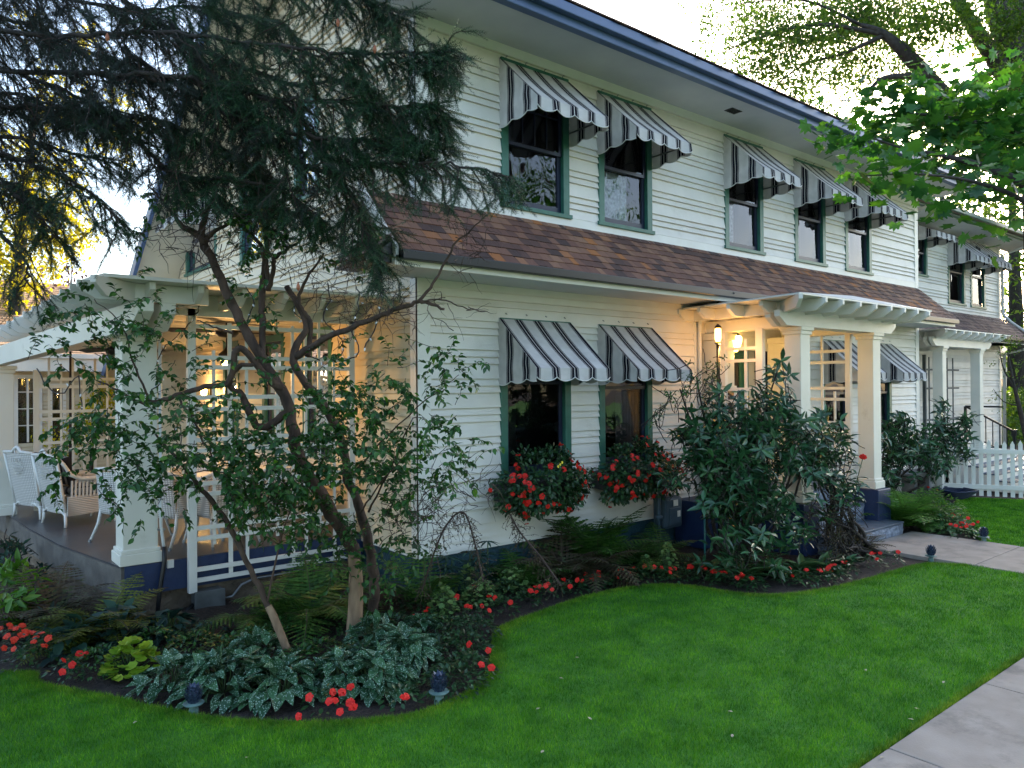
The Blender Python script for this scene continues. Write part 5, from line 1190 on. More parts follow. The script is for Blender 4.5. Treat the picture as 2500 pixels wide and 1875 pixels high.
limbs = [[(725, 870, 6.4, .042), (790, 830, 6.2, .034), (860, 800, 6.0, .03), (930, 770, 5.9, .026), (1000, 745, 5.8, .022), (1030, 735, 5.8, .02), (1085, 755, 5.8, .013)],
         [(1020, 738, 5.8, .018), (1060, 690, 5.8, .014), (1110, 600, 5.8, .011), (1150, 560, 5.8, .008), (1195, 520, 5.8, .004)],
         [(1030, 735, 5.8, .01), (1080, 732, 5.75, .007), (1130, 750, 5.7, .006), (1190, 760, 5.7, .004)],
         [(690, 950, 6.3, .05), (650, 920, 6.2, .04), (620, 880, 6.15, .035), (580, 850, 6.1, .035), (560, 930, 6.1, .03), (500, 945, 6.0, .028), (430, 965, 5.9, .024), (355, 985, 5.9, .02), (300, 960, 5.9, .012), (240, 930, 5.9, .007)],
         [(700, 1010, 6.3, .045), (640, 1045, 6.25, .04), (610, 1010, 6.2, .038), (590, 965, 6.2, .034), (560, 940, 6.15, .03), (575, 900, 6.1, .026), (620, 890, 6.1, .02)],
         [(490, 575, 6.3, .042), (450, 555, 6.25, .03), (420, 520, 6.2, .018), (395, 490, 6.2, .014), (360, 450, 6.2, .008)],
         [(490, 575, 6.3, .04), (500, 530, 6.3, .028), (520, 480, 6.3, .02), (540, 410, 6.3, .014)],
         [(500, 590, 6.3, .03), (520, 570, 6.3, .022), (560, 545, 6.3, .016)],
         [(640, 870, 6.3, .035), (640, 780, 6.4, .034), (640, 700, 6.45, .034), (650, 600, 6.5, .028), (655, 520, 6.5, .022), (665, 450, 6.5, .014)],
         [(655, 710, 6.45, .03), (668, 660, 6.4, .026), (672, 630, 6.4, .024), (700, 610, 6.35, .018), (735, 585, 6.3, .012)],
         [(750, 870, 6.5, .03), (760, 790, 6.5, .026), (740, 760, 6.5, .022), (730, 720, 6.5, .02), (755, 670, 6.5, .015), (790, 620, 6.5, .01)],
         [(480, 783, 6.3, .007), (530, 800, 6.3, .01), (570, 815, 6.3, .014)],
         [(600, 560, 6.4, .02), (640, 610, 6.42, .024), (655, 690, 6.45, .028)],
         [(370, 985, 5.9, .012), (330, 900, 5.85, .01), (300, 800, 5.8, .007), (230, 730, 5.8, .004)],
         [(1000, 1100, 5.9, .004), (930, 1180, 6.0, .007), (880, 1250, 6.2, .01)], [(840, 1180, 6.2, .012), (950, 1060, 5.9, .008), (1060, 960, 5.6, .005), (1120, 915, 5.5, .003)],
         [(720, 1240, 6.0, .01), (620, 1180, 5.8, .008), (500, 1150, 5.7, .006), (400, 1200, 5.6, .004)], [(650, 1480, 5.9, .012), (690, 1300, 5.85, .008), (740, 1180, 5.8, .005)],
         [(430, 965, 5.9, .012), (480, 1040, 5.8, .01), (520, 1120, 5.7, .007)], [(900, 1250, 6.3, .012), (960, 1130, 6.1, .008), (1010, 1020, 6.0, .005), (1060, 1050, 5.9, .003)]]
for nm, pts in trunks:
    P, R = path3(pts); R = R*.8; t = MB(); t.tube(wob(P, .006), R*rng.uniform(.92, 1.1, len(R)), 12); t.build(nm, M_BARKLIGHT if pts[0][0] > 800 and 0 else M_BARK, SH, smooth=True)
R = 0; P, R = path3([(862, 1577, 6.48, .072), (868, 1480, 6.48, .064), (868, 1400, 6.48, .059), (862, 1352, 6.49, .05)]); t = MB(); t.tube(P, R, 12); t.build('peeled_bark', M_BARKLIGHT, SH, smooth=True)
P, R = path3([(703, 1592, 5.88, .031), (670, 1510, 5.88, .031), (655, 1480, 5.89, .028)]); t = MB(); t.tube(P, R, 10); t.build('peeled_bark', M_BARKLIGHT, SH, smooth=True)
for pts in limbs:
    P, R = path3(pts); R = R*.8; t = MB(); t.tube(wob(P, .005), R, 8); t.build('limb', M_BARK, SH, smooth=True)
# leafy clusters: (u, v, distance, spread px, count)
CL = [(160, 770, 5.6, 90, 55), (260, 760, 5.6, 80, 60), (340, 790, 5.6, 70, 60), (330, 700, 5.7, 40, 16), (120, 860, 5.7, 70, 40), (240, 850, 5.6, 60, 40), (400, 840, 5.7, 60, 40), (300, 900, 5.6, 60, 60), (360, 960, 5.7, 70, 60), (280, 960, 5.6, 60, 50), (440, 900, 5.8, 50, 36),
      (240, 1040, 5.6, 60, 90), (200, 1080, 5.6, 60, 90), (320, 1060, 5.6, 60, 70), (420, 1030, 5.7, 70, 60), (500, 1000, 5.9, 70, 70), (480, 1080, 5.7, 80, 140), (400, 1110, 5.6, 70, 100), (340, 1150, 5.5, 60, 70), (280, 1190, 5.5, 60, 60), (370, 1230, 5.4, 50, 30), (140, 1150, 5.6, 40, 30),
      (540, 1120, 5.7, 80, 170), (600, 1170, 5.7, 80, 220), (660, 1200, 5.8, 80, 240), (700, 1140, 5.9, 70, 190), (620, 1080, 5.9, 70, 130), (760, 1050, 6.0, 60, 130), (800, 1110, 6.0, 60, 150), (820, 1020, 6.0, 60, 120), (860, 950, 5.9, 60, 90), (900, 1000, 5.9, 70, 130), (930, 1080, 5.9, 60, 120),
      (880, 1150, 6.0, 60, 130), (960, 1150, 5.9, 60, 110), (1000, 1060, 5.8, 50, 80), (1080, 1030, 5.7, 40, 60), (1110, 1120, 5.7, 50, 75), (1060, 1160, 5.7, 50, 70), (1080, 950, 5.6, 30, 25), (1120, 900, 5.5, 40, 46), (1080, 870, 5.5, 30, 26), (980, 930, 5.8, 50, 50), (940, 900, 5.8, 30, 26),
      (760, 1250, 6.1, 80, 150), (840, 1300, 6.3, 70, 110), (700, 1300, 6.1, 60, 90), (950, 1260, 6.2, 60, 90), (1000, 1320, 6.2, 45, 70), (960, 1400, 6.3, 45, 60), (700, 1230, 6.0, 70, 120), (640, 1270, 6.0, 50, 60), (820, 1380, 6.4, 50, 70),
      (600, 700, 6.3, 60, 30), (640, 780, 6.3, 40, 30), (570, 690, 6.3, 30, 14), (540, 500, 6.2, 60, 80), (600, 520, 6.4, 60, 90), (700, 480, 6.4, 60, 110), (660, 560, 6.4, 50, 90), (720, 540, 6.3, 50, 80), (640, 620, 6.4, 40, 40), (470, 480, 6.2, 50, 60), (400, 490, 6.2, 50, 44), (360, 540, 6.2, 30, 26), (780, 590, 6.3, 60, 40), (850, 600, 6.3, 60, 50), (900, 560, 6.2, 50, 40),
      (660, 900, 6.1, 50, 40), (750, 960, 6.1, 40, 44), (520, 870, 6.0, 30, 16), (480, 830, 6.0, 30, 14), (810, 880, 6.0, 50, 40), (1000, 1200, 6.0, 60, 70), (560, 1030, 5.9, 60, 80), (450, 1160, 5.7, 60, 70), (880, 1070, 6.0, 70, 120), (580, 960, 6.0, 40, 30)]
pos, D, tw = [], [], MB()
for u, v, d, s, n_ in CL:
    n_ = int(n_*1.7)+6; k = 0
    while k < n_:
        st = at(u+rng.normal(0, s*.5), v+rng.normal(0, s*.45), d+rng.normal(0, .22)); dr = norm(rng.normal(0, 1, 3)*[1, 1, .7]); m_ = int(rng.integers(5, 11)); L = rng.uniform(.12, .34)
        P = grow(st, dr, L, m_, -.06, .22); tw.tube(P, np.linspace(.0028, .0012, len(P)), 4, cap=False)
        for j in range(1, len(P)):
            for sg in (-1, 1):
                if rng.uniform() < .85:
                    t_ = norm(P[j]-P[j-1]); sd_ = norm(np.cross(t_, rng.normal(0, .4, 3)+[0, 0, 1])); pos.append(P[j]); D.append(t_*.6+sd_*sg+np.array([0, 0, -.25])+rng.normal(0, .2, 3)); k += 1
pos, D = np.array(pos), np.array(D); N_ = rng.normal(0, .45, (len(pos), 3))+[0, 0, 1]
sz = rng.uniform(.032, .064, len(pos)); leaves('leaves', leaf_t(.6, .2, .35), pos, D, N_, sz, M_LEAF, SH)
k = rng.choice(len(pos), 400); leaves('young_leaves', leaf_t(.55, .2, .35), pos[k]+rng.normal(0, .03, (400, 3)), D[k], N_[k], sz[k]*1.1, M_LEAFB, SH)
# bare twigs around the upper right limb
for u, v, d, n_, L in ((960, 770, 5.85, 30, .35), (900, 700, 5.9, 26, .4), (850, 640, 6.0, 18, .4), (1150, 600, 5.8, 26, .25), (1090, 740, 5.75, 8, .3), (780, 700, 6.3, 16, .4), (560, 620, 6.3, 18, .35), (1010, 1280, 6.0, 26, .5), (1080, 1240, 5.9, 20, .45), (1150, 1200, 5.8, 16, .4), (980, 1200, 6, 14, .5), (700, 650, 6.4, 14, .35), (830, 760, 6.0, 14, .4)):
    for _ in range(n_):
        st = at(u+rng.normal(0, 30), v+rng.normal(0, 30), d); P = grow(st, rng.normal(0, 1, 3), L*rng.uniform(.5, 1.1), 7, rng.uniform(-.08, .05), .28); tw.tube(P, np.linspace(.0035, .001, len(P)), 4, cap=False)
        Q = grow(P[3], rng.normal(0, 1, 3), L*.5, 4, 0, .3); tw.tube(Q, np.linspace(.002, .0008, len(Q)), 4, cap=False)
tw.build('twigs', M_TWIG, SH)

# ---------------- string lights
SL = empty('string_lights', at(480, 800, 7.4), 'dark string light cable with small white bulbs looping through the shrub and trellis', 'string lights')
def strand(pts, r=.006):
    P = np.array(smooth_curve([at(*p) for p in pts], 4)); t = MB(); t.tube(wob(P, .008), r, 5, cap=False); t.build('cable', M_BLACK, SL, smooth=True); return P
M_BULB = surf('frosted bulb', (.8, .82, .85), rough=.3)
bt = MB(); bt.lathe((0, 0, 0), [(.004, 0), (.007, .004), (.007, .02), (.003, .03)], 7); bm_ = bt.build('bulb', M_BULB, SL)
bm_.location = at(475, 725, 7.35)-SL.matrix_world.translation
def bulb(p):
    o = bm_.copy(); COL.objects.link(o); o.parent = SL; o.location = Vector(p)-SL.matrix_world.translation; o.rotation_euler = (rng.uniform(1.5, 4), rng.uniform(-1, 1), 0)
for pts in ([(514, 683, 7.3), (506, 705, 7.35), (490, 735, 7.4), (480, 765, 7.4), (458, 795, 7.4), (430, 822, 7.4), (400, 850, 7.3), (385, 880, 7.3), (400, 920, 7.2), (370, 960, 7.1)],
            [(800, 690, 6.9), (805, 730, 6.9), (790, 780, 6.8), (835, 830, 6.8), (830, 870, 6.7)], [(870, 700, 6.8), (880, 740, 6.7), (860, 800, 6.7), (875, 860, 6.6), (840, 880, 6.6)],
            [(900, 690, 6.6), (930, 720, 6.5), (920, 790, 6.5), (890, 850, 6.5)], [(600, 700, 6.8), (620, 740, 6.8), (600, 800, 6.7), (640, 850, 6.7)], [(740, 700, 6.8), (720, 760, 6.8), (750, 800, 6.7), (730, 850, 6.7), (780, 880, 6.7)],
            [(90, 900, 7), (140, 960, 6.9), (190, 920, 6.8), (200, 1000, 6.8)], [(430, 1000, 7), (440, 1100, 6.9), (400, 1150, 6.8)]):
    P = strand(pts)
    for i in range(2, len(P), 2): bulb(P[i]+rng.normal(0, .012, 3))

# ---------------- rhododendrons
def rhodo(label, base, blobs, leafsize=.13, stems=9, mat=M_RHODO, name='rhododendron', dens=1.):
    A = empty(name, base, label, 'shrub', 'rhododendrons by the entrances' if mat is M_RHODO else None); t = MB(); pos, D, N_ = [], [], []
    for u, v, d, s, n_ in blobs:
        for _ in range(int(n_*dens)):
            c = at(u+rng.normal(0, s*.55), v+rng.normal(0, s*.55), d+rng.normal(0, .28)); ax_ = norm(rng.normal(0, .55, 3)+[0, -.25, .8]); m_ = int(rng.integers(6, 11)); X_ = norm(np.cross(ax_, [1, 0, .2])); Y_ = np.cross(ax_, X_); a0 = rng.uniform(0, 6)
            for j in range(m_):
                a = a0+j*2.4; o_ = X_*math.cos(a)+Y_*math.sin(a); pos.append(c-ax_*.02*j); D.append(o_+ax_*rng.uniform(-.25, .45)); N_.append(ax_+o_*.1)
            P = grow(c, -ax_+rng.normal(0, .3, 3)+[0, 0, -.4], .3, 4, -.03, .2); t.tube(P, .005, 4, cap=False)
    b = np.array(base, float)
    for k in range(stems):
        u, v, d, s, n_ = blobs[int(rng.integers(0, len(blobs)))]; e = at(u, v, d); P = np.array([b+rng.normal(0, .12, 3)*[1, 1, 0]]+[b+(e-b)*f+rng.normal(0, .1, 3)*(1-f) for f in (.2, .4, .6, .8)]+[e]); S = np.array(smooth_curve(P, 4)); t.tube(S, np.linspace(.028, .008, len(S)), 7, cap=False)
    t.build('stems', M_BARKDARK, A, smooth=True); leaves('leaves', leaf_t(.34, .2, .2), pos, D, N_, rng.uniform(.7, 1.15, len(pos))*leafsize, mat, A); return A
rhodo('tall rhododendron covering the left side of the entry pergola', (8.0, 5.5, 0), [(1760, 970, 8.9, 60, 12), (1830, 990, 8.8, 50, 10), (1900, 900, 8.9, 26, 4), (1910, 960, 8.8, 30, 8), (1860, 1010, 8.7, 50, 14), (1930, 1010, 8.9, 40, 12), (1720, 1060, 8.7, 50, 22), (1790, 1060, 8.6, 60, 34), (1870, 1060, 8.7, 60, 34), (1950, 1060, 8.9, 45, 20),
       (1715, 1120, 8.6, 35, 18), (1770, 1130, 8.4, 60, 46), (1850, 1130, 8.5, 60, 44), (1930, 1110, 8.7, 40, 18), (1740, 1210, 8.6, 25, 10), (1770, 1210, 8.4, 55, 30), (1850, 1210, 8.5, 55, 30), (1910, 1240, 8.4, 40, 14), (1800, 1290, 8.3, 50, 14), (1870, 1330, 8.2, 50, 12), (1780, 1360, 8.2, 40, 7), (1950, 1300, 8.3, 30, 6), (1970, 1080, 9, 40, 12), (1660, 1060, 8.7, 25, 7), (2000, 1110, 9.2, 30, 10), (1650, 1160, 8.7, 20, 6)], .15, 16)
rhodo('rhododendron between the entry columns and the brown stemmed climber', (9.6, 5.0, 0), [(2010, 1060, 9.6, 40, 16), (2050, 1100, 9.6, 40, 14), (2030, 1160, 9.6, 45, 16), (2070, 1190, 9.6, 30, 8), (1990, 1150, 9.4, 35, 10), (2010, 1240, 9.3, 30, 6)], .15, 6)
rhodo('dark rhododendron right of the entry pergola', (12.8, 6.0, 0), [(2190, 1030, 12.6, 30, 22), (2210, 1090, 12.4, 35, 26), (2180, 1120, 12.3, 30, 20), (2240, 1060, 12.7, 30, 16), (2250, 1110, 12.6, 40, 24), (2170, 1070, 12.3, 20, 10), (2290, 1120, 12.8, 30, 12), (2170, 1160, 12.2, 25, 12)], .16, 9)
rhodo('airy rhododendron branch reaching over the bench and picket fence', (14.6, 6.2, 0), [(2310, 1020, 14, 35, 20), (2340, 1060, 14, 35, 18), (2360, 1010, 14, 25, 8), (2300, 1070, 14, 30, 14), (2280, 1130, 13.8, 30, 12), (2340, 1110, 13.8, 20, 6)], .16, 6)
A = rhodo('brown leaved climber on thin stems at the left of the granite step', (9.7, 4.75, 0), [(2020, 1260, 9.3, 35, 22), (2050, 1300, 9.3, 40, 28), (2030, 1350, 9.2, 35, 24), (2070, 1240, 9.4, 30, 14), (2070, 1340, 9.2, 25, 14), (2040, 1210, 9.4, 20, 8)], .05, 16, M_FERNB, 'climber')
A = rhodo('sprig of climbing shrub leaves reaching over the awning of the second lower window', (8.3, 5.9, 0), [(1700, 920, 8.5, 28, 8), (1660, 950, 8.3, 20, 5), (1640, 975, 8.3, 18, 5), (1615, 1000, 8.3, 18, 4), (1600, 1020, 8.2, 15, 3), (1745, 920, 8.6, 30, 8), (1770, 900, 8.7, 25, 6)], .055, 2, M_LEAF, 'climber')
for u, v, d, s in ((1990, 1150, 9.2, 1), ): pass
ps = at(2107, 1117, 9.3); A = empty('red_flower', ps, 'single red bloom in front of the right entry column', 'flower'); 
for k in range(4): blossom(ps+rng.normal(0, .015, 3), norm(TOCAM(ps)+rng.normal(0, .4, 3)), .06, A)
t = MB(); t.tube([(10.05, 5.0, 0), at(2090, 1180, 9.35), ps], .005, 5); t.build('stem', M_STEM, A)
# left edge shrubs
rhodo('lily leaved green shrub at the left edge below the porch', (.75, 7.9, 0), [(60, 1430, 7.4, 45, 14), (20, 1470, 7.3, 40, 12), (100, 1450, 7.3, 30, 8), (30, 1400, 7.6, 30, 8), (70, 1500, 7.1, 40, 10)], .15, 6, M_LEAFB, 'leafy_shrub')
rhodo('dark leafy shrub low at the left edge beside the deck', (.7, 8.6, 0), [(20, 1380, 8.4, 40, 10), (80, 1400, 8.2, 40, 12), (110, 1480, 7.4, 35, 12), (130, 1540, 7.0, 40, 12), (60, 1540, 7.0, 40, 12), (30, 1330, 8.8, 20, 6)], .11, 6, M_DARKL, 'leafy_shrub')
# dry vines below the flower boxes
for lab, cs in (('dry drooping vine hanging below the first flower box', ((1245, 1255, 6.9), (1270, 1300, 6.8), (1320, 1360, 6.7), (1370, 1430, 6.6))), ('bare dry vine with small leaves rising beside the house corner', ((1030, 1440, 6.3), (1080, 1300, 6.3), (1130, 1250, 6.3), (1160, 1330, 6.35), (1180, 1420, 6.3)))):
    A = empty('vine', at(*cs[-1]), lab, 'vine'); P = np.array(smooth_curve([at(*c) for c in cs], 6)); t = MB(); t.tube(P, .008, 5, cap=False); pos, D = [], []
    for p in P:
        for _ in range(5): Q = grow(p, rng.normal(0, 1, 3)+[0, 0, -.8], rng.uniform(.08, .2), 4, -.15, .2); t.tube(Q, .0018, 3, cap=False); pos += list(Q[1:]); D += list(rng.normal(0, 1, (len(Q)-1, 3)))
    t.build('stems', M_TWIG, A); leaves('leaves', LS_, pos, D, rnd(len(pos), 1), rng.uniform(.015, .03, len(pos)), M_FERNB, A)

# ---------------- SPRUCE
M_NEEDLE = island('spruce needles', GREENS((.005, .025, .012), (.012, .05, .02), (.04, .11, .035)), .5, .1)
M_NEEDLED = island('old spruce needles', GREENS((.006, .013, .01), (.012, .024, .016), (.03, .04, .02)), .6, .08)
def needle_twig(nn=46, L=1.0):
    V, F = [], []
    for k in range(nn):
        s = k/nn; a = k*2.4; o_ = np.array([math.cos(a), 0, math.sin(a)*.8]); b_ = len(V); base = np.array([0, s*L, 0]); tip = base+o_*.155*(1-.3*s)+np.array([0, .085, 0]); w = np.array([0, .014, 0]) if abs(o_[0]) > .4 else np.array([.014, 0, 0])
        V += [base-w, base+w, tip]; F.append((b_, b_+1, b_+2))
    for k in range(3): a, c_ = k*2.09, (k+1)*2.09; b_ = len(V); V += [(math.cos(a)*.012, 0, math.sin(a)*.012), (math.cos(c_)*.012, 0, math.sin(c_)*.012), (0, L, 0)]; F.append((b_, b_+1, b_+2))
    return np.array(V), np.array(F)
NT = needle_twig()
SP = empty('spruce', (-.2, 6.4, 0), 'big dark spruce whose drooping boughs fill the upper left in front of the side wall', 'tree')
t = MB(); t.tube([(-.35, 6.4, -.1), (-.33, 6.4, 3), (-.3, 6.4, 6), (-.28, 6.4, 10)], [.34, .27, .22, .12], 16); t.build('trunk', M_BARKDARK, SP, smooth=True)
bough = [([(-160, 60, 6.2), (150, 90, 5.9), (400, 80, 5.7), (650, 110, 5.6), (850, 130, 5.5), (1000, 130, 5.4), (1090, 125, 5.4)], 1.2),
         ([(-160, -20, 6.2), (200, -60, 6), (500, -80, 5.8), (800, -30, 5.6), (980, 30, 5.6)], 1.2),
         ([(-160, 160, 6.2), (200, 180, 5.9), (450, 190, 5.7), (650, 240, 5.6), (850, 250, 5.5), (1000, 260, 5.45), (1060, 260, 5.4)], 1.2),
         ([(300, 120, 6.0), (520, 260, 5.8), (750, 330, 5.6), (900, 340, 5.6), (1060, 345, 5.5)], 1.1),
         ([(500, 160, 5.9), (650, 330, 5.8), (780, 420, 5.7), (900, 400, 5.5), (1000, 400, 5.4), (1130, 405, 5.3), (1225, 425, 5.2)], .75),
         ([(-160, 260, 6.3), (50, 260, 6.2), (300, 280, 6.1), (500, 340, 6.0), (640, 420, 6.0)], 1.1),
         ([(-160, 330, 6.3), (20, 380, 6.2), (130, 420, 6.1), (220, 470, 6.0), (290, 540, 5.9)], .8),
         ([(-160, 420, 6.4), (0, 450, 6.3), (90, 520, 6.2), (130, 580, 6.1)], .7),
         ([(200, 220, 6.1), (350, 360, 6.0), (440, 430, 6.0), (560, 440, 5.9), (700, 470, 5.8), (780, 540, 5.7)], 1.0),
         ([(560, 200, 5.9), (720, 280, 5.9), (840, 450, 5.8), (880, 540, 5.7), (930, 640, 5.6)], .9),
         ([(-100, -100, 6.5), (100, -20, 6.6), (300, 20, 6.6), (500, 20, 6.6), (700, 60, 6.4)], 1.3),
         ([(-160, 120, 7.0), (100, 200, 7.0), (250, 260, 6.9), (420, 300, 6.8)], 1.1),
         ([(300, 0, 6.6), (500, 120, 6.5), (700, 200, 6.4), (880, 200, 6.2), (960, 330, 6.1)], 1.2),
         ([(-160, 560, 6.6), (-20, 560, 6.5), (60, 640, 6.4), (60, 700, 6.3)], .4),
         ([(420, 60, 6.4), (600, 300, 6.3), (640, 440, 6.3), (660, 520, 6.2)], .9),
         ([(-160, 300, 7.2), (80, 350, 7.2), (200, 380, 7.1), (300, 400, 7)], .8),
         ([(-160, 0, 7.4), (60, 60, 7.4), (200, 120, 7.3), (330, 160, 7.2)], 1.4), ([(-160, 210, 7.6), (40, 230, 7.6), (160, 270, 7.5), (260, 300, 7.4)], 1.4), ([(-160, 400, 7.0), (-20, 430, 7.0), (60, 470, 7.0), (120, 500, 6.9)], 1.1)]
tpos, tdir, told, tb = [], [], [], MB()
for pts, dn in bough:
    P = np.array(smooth_curve([at(*p) for p in pts], 8)); n_ = len(P); t2 = MB(); t2.tube(wob(P, .01), np.linspace(.024, .006, n_), 8); t2.build('bough', M_BARKDARK, SP, smooth=True)
    seg = np.linalg.norm(np.diff(P, axis=0), axis=1).sum(); m_ = int(seg/.036*dn)
    for k in range(m_):
        f = (k+rng.uniform(0, 1))/m_; i = min(int(f*(n_-1)), n_-2); p = P[i]+(P[i+1]-P[i])*(f*(n_-1)-i); ax_ = norm(P[i+1]-P[i]); sd_ = norm(np.cross(ax_, [0, 0, 1]))*(1 if k % 2 else -1)
        L = rng.uniform(.3, .75)*(1.15-.75*f)+.12; hang = rng.uniform(-.8, .15)
        Q = grow(p, ax_*.6+sd_*rng.uniform(.2, 1)+np.array([0, 0, hang]), L*.85, 7, -.12, .24); tb.tube(Q, np.linspace(.007, .0025, len(Q)), 4, cap=False)
        for j in range(1, len(Q)):
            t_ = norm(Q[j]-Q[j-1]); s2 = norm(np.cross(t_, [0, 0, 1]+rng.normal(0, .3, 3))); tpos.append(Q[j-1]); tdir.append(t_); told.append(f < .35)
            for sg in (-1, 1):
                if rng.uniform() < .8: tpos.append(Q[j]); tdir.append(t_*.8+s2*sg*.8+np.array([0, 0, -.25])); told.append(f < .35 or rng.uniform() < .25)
tb.build('branchlets', M_TWIG, SP)
tpos, tdir, told = np.array(tpos), np.array(tdir), np.array(told); 
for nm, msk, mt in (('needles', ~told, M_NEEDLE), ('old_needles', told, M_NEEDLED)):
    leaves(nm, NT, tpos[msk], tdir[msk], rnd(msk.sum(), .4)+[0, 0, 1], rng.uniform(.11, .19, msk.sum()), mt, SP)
print('spruce twigs', len(tpos))
# dead inner twigs
t = MB()
for _ in range(260):
    u, v = rng.uniform(380, 900), rng.uniform(350, 620); P = grow(at(u, v, rng.uniform(5.7, 6.4)), rng.normal(0, 1, 3)+[0, 0, -.5], rng.uniform(.2, .5), 6, -.06, .25); t.tube(P, np.linspace(.004, .001, len(P)), 4, cap=False)
t.build('dead_twigs', M_TWIG, SP)
M_SPCONE = surf('spruce cone', (.25, .07, .03), (.4, .14, .06), 20, .7)
for u, v in ((262, 91), (825, 55), (915, 120), (728, 700)): t = MB(); p = at(u, v, 5.3); t.lathe(p, [(.004, -.03), (.014, -.01), (.012, .01), (.003, .03)], 8); t.build('cone', M_SPCONE, SP)

# ---------------- broadleaf trees
def crown(name, label, base, trunk, limbs_, blobs, tpl, size, mat, barkm=M_BARKDARK, group=None, hang=.3, cat='tree', fl=.5):
    A = empty(name, base, label, cat, group)
    t = MB(); t.tube(trunk[0], trunk[1], 14); t.build('trunk', barkm, A, smooth=True)
    for P, R in limbs_: t = MB(); t.tube(np.array(smooth_curve(P, 5)), np.interp(np.linspace(0, 1, (len(P)-1)*5+1), np.linspace(0, 1, len(R)), R), 8); t.build('limb', barkm, A, smooth=True)
    pos, tb = [], MB()
    for c, r, n_ in blobs:
        c = np.array(c, float); k = max(1, n_//14)
        q_ = c+rng.normal(0, 1, (k, 3))*np.array(r)*.5
        for s in q_:
            P = grow(s, rng.normal(0, 1, 3), np.mean(r)*.5, 5, -.05, .3)
            if len(pos) % 3 == 0: tb.tube(P, np.mean(r)*.008, 3, cap=False)
            pos.append(P[rng.integers(0, 6, 14)]+rng.normal(0, size*1.1, (14, 3)))
    pos = np.vstack(pos); n_ = len(pos); D = rng.normal(0, 1, (n_, 3))+[0, 0, -hang]; N_ = rng.normal(0, fl, (n_, 3))+[0, 0, 1]
    tb.build('twigs', barkm, A); leaves('leaves', tpl, pos, D, N_, rng.uniform(.7, 1.2, n_)*size, mat, A); return A
M_TREEL = island('small tree leaves', GREENS((.03, .075, .015), (.06, .13, .02), (.12, .2, .03)), .5, .5, (1.3, 1.3, .4))
M_GOLD = island('golden leaves', [(0, (.3, .2, .02)), (.5, (.42, .33, .03)), (1, (.5, .25, .03))], .5, .5)
M_MAPLE = island('maple leaves', GREENS((.015, .07, .02), (.03, .115, .025), (.08, .2, .03)), .4, .42, (1.3, 1.3, .4))
M_YELT = island('sunlit yellow green leaves', [(0, (.2, .22, .01)), (.5, (.4, .38, .02)), (1, (.55, .5, .03))], .5, .6, (1.5, 1.4, .4))
M_BGL = island('background leaves', GREENS((.03, .07, .015), (.07, .14, .02), (.17, .24, .03)), .6, .45, (1.2, 1.2, .4))
def B(u, v, d, su, n_): return (at(u, v, d), (su*d/FPX, su*d/FPX, su*d/FPX*.8), n_)
# large airy tree behind the right end of the house
bl = []
for u, v, s, n_ in ((1800, 30, 70, 260), (1760, 110, 60, 110), (1850, 120, 80, 420), (1900, 50, 90, 560), (1960, 130, 90, 560), (1870, 200, 60, 200), (1960, 230, 60, 220), (2040, 60, 90, 700), (2050, 170, 80, 460), (2130, 60, 90, 700), (2160, 160, 80, 460), (2230, 60, 90, 600), (2250, 180, 60, 220), (2330, 60, 80, 420), (2360, 260, 60, 300), (2420, 100, 80, 480), (2480, 60, 70, 360),
                 (2480, 200, 60, 300), (2420, 300, 80, 500), (2490, 330, 70, 400), (1740, 40, 40, 50), (1800, 170, 40, 60), (2010, 280, 60, 160), (2300, 330, 80, 380), (1690, 10, 40, 30), (2060, 10, 100, 600), (2200, 0, 100, 600), (2400, 0, 100, 500)):
    bl.append(B(u, v, 19+rng.uniform(-2, 2), s, int(n_*3.6)))
a_ = at
lim = [([a_(2480, 430, 19), a_(2330, 265, 18.5), a_(2230, 150, 18), a_(2160, 85, 18), a_(2100, 60, 18)], (.3, .22, .17, .1, .04)), ([a_(2490, 240, 19), a_(2420, 130, 19), a_(2360, 40, 19), a_(2300, -60, 19)], (.26, .2, .16, .1)),
       ([a_(2530, 260, 19), a_(2470, 120, 19), a_(2430, 0, 19), a_(2400, -80, 19)], (.34, .3, .26, .2)), ([a_(2260, 185, 18), a_(2160, 190, 17.5), a_(2120, 225, 17.5), a_(2100, 250, 17.5)], (.1, .06, .04, .02)), ([a_(2160, 85, 18), a_(2060, 130, 18), a_(1960, 160, 18), a_(1880, 220, 18)], (.06, .04, .03, .01)),
       ([a_(2160, 85, 18), a_(2000, 60, 18), a_(1860, 90, 18), a_(1760, 130, 18)], (.06, .04, .03, .01)), ([a_(2100, 60, 18), a_(1960, 0, 18), a_(1800, 10, 18)], (.04, .03, .01)), ([a_(2440, 260, 18.5), a_(2380, 200, 18.3), a_(2500, 150, 18.3)], (.12, .1, .06))]
bs = at(2560, 1100, 19)
crown('broadleaf_tree', 'tall airy small leaved tree with thick limbs at the upper right, the sun shining through', (bs[0], bs[1], 0), ([(bs[0], bs[1], -.2), tuple(at(2550, 700, 19)), tuple(at(2530, 300, 19)), tuple(at(2480, -150, 19))], [.5, .42, .36, .25]), lim, bl, leaf_s(.55), .105, M_TREEL, group=None)
bl = [B(u, v, 20, s, n_) for u, v, s, n_ in ((2430, 130, 40, 120), (2450, 210, 40, 130), (2480, 160, 40, 130), (2420, 90, 30, 60), (2490, 40, 40, 80))]
bs = at(2600, 1100, 21)
crown('broadleaf_tree', 'patch of golden leaved tree at the upper right edge', (bs[0], bs[1], 0), ([(bs[0], bs[1], -.2), tuple(at(2600, 300, 21)), tuple(at(2500, 100, 20))], [.3, .2, .05]), [], bl, leaf_s(.5), .11, M_GOLD)
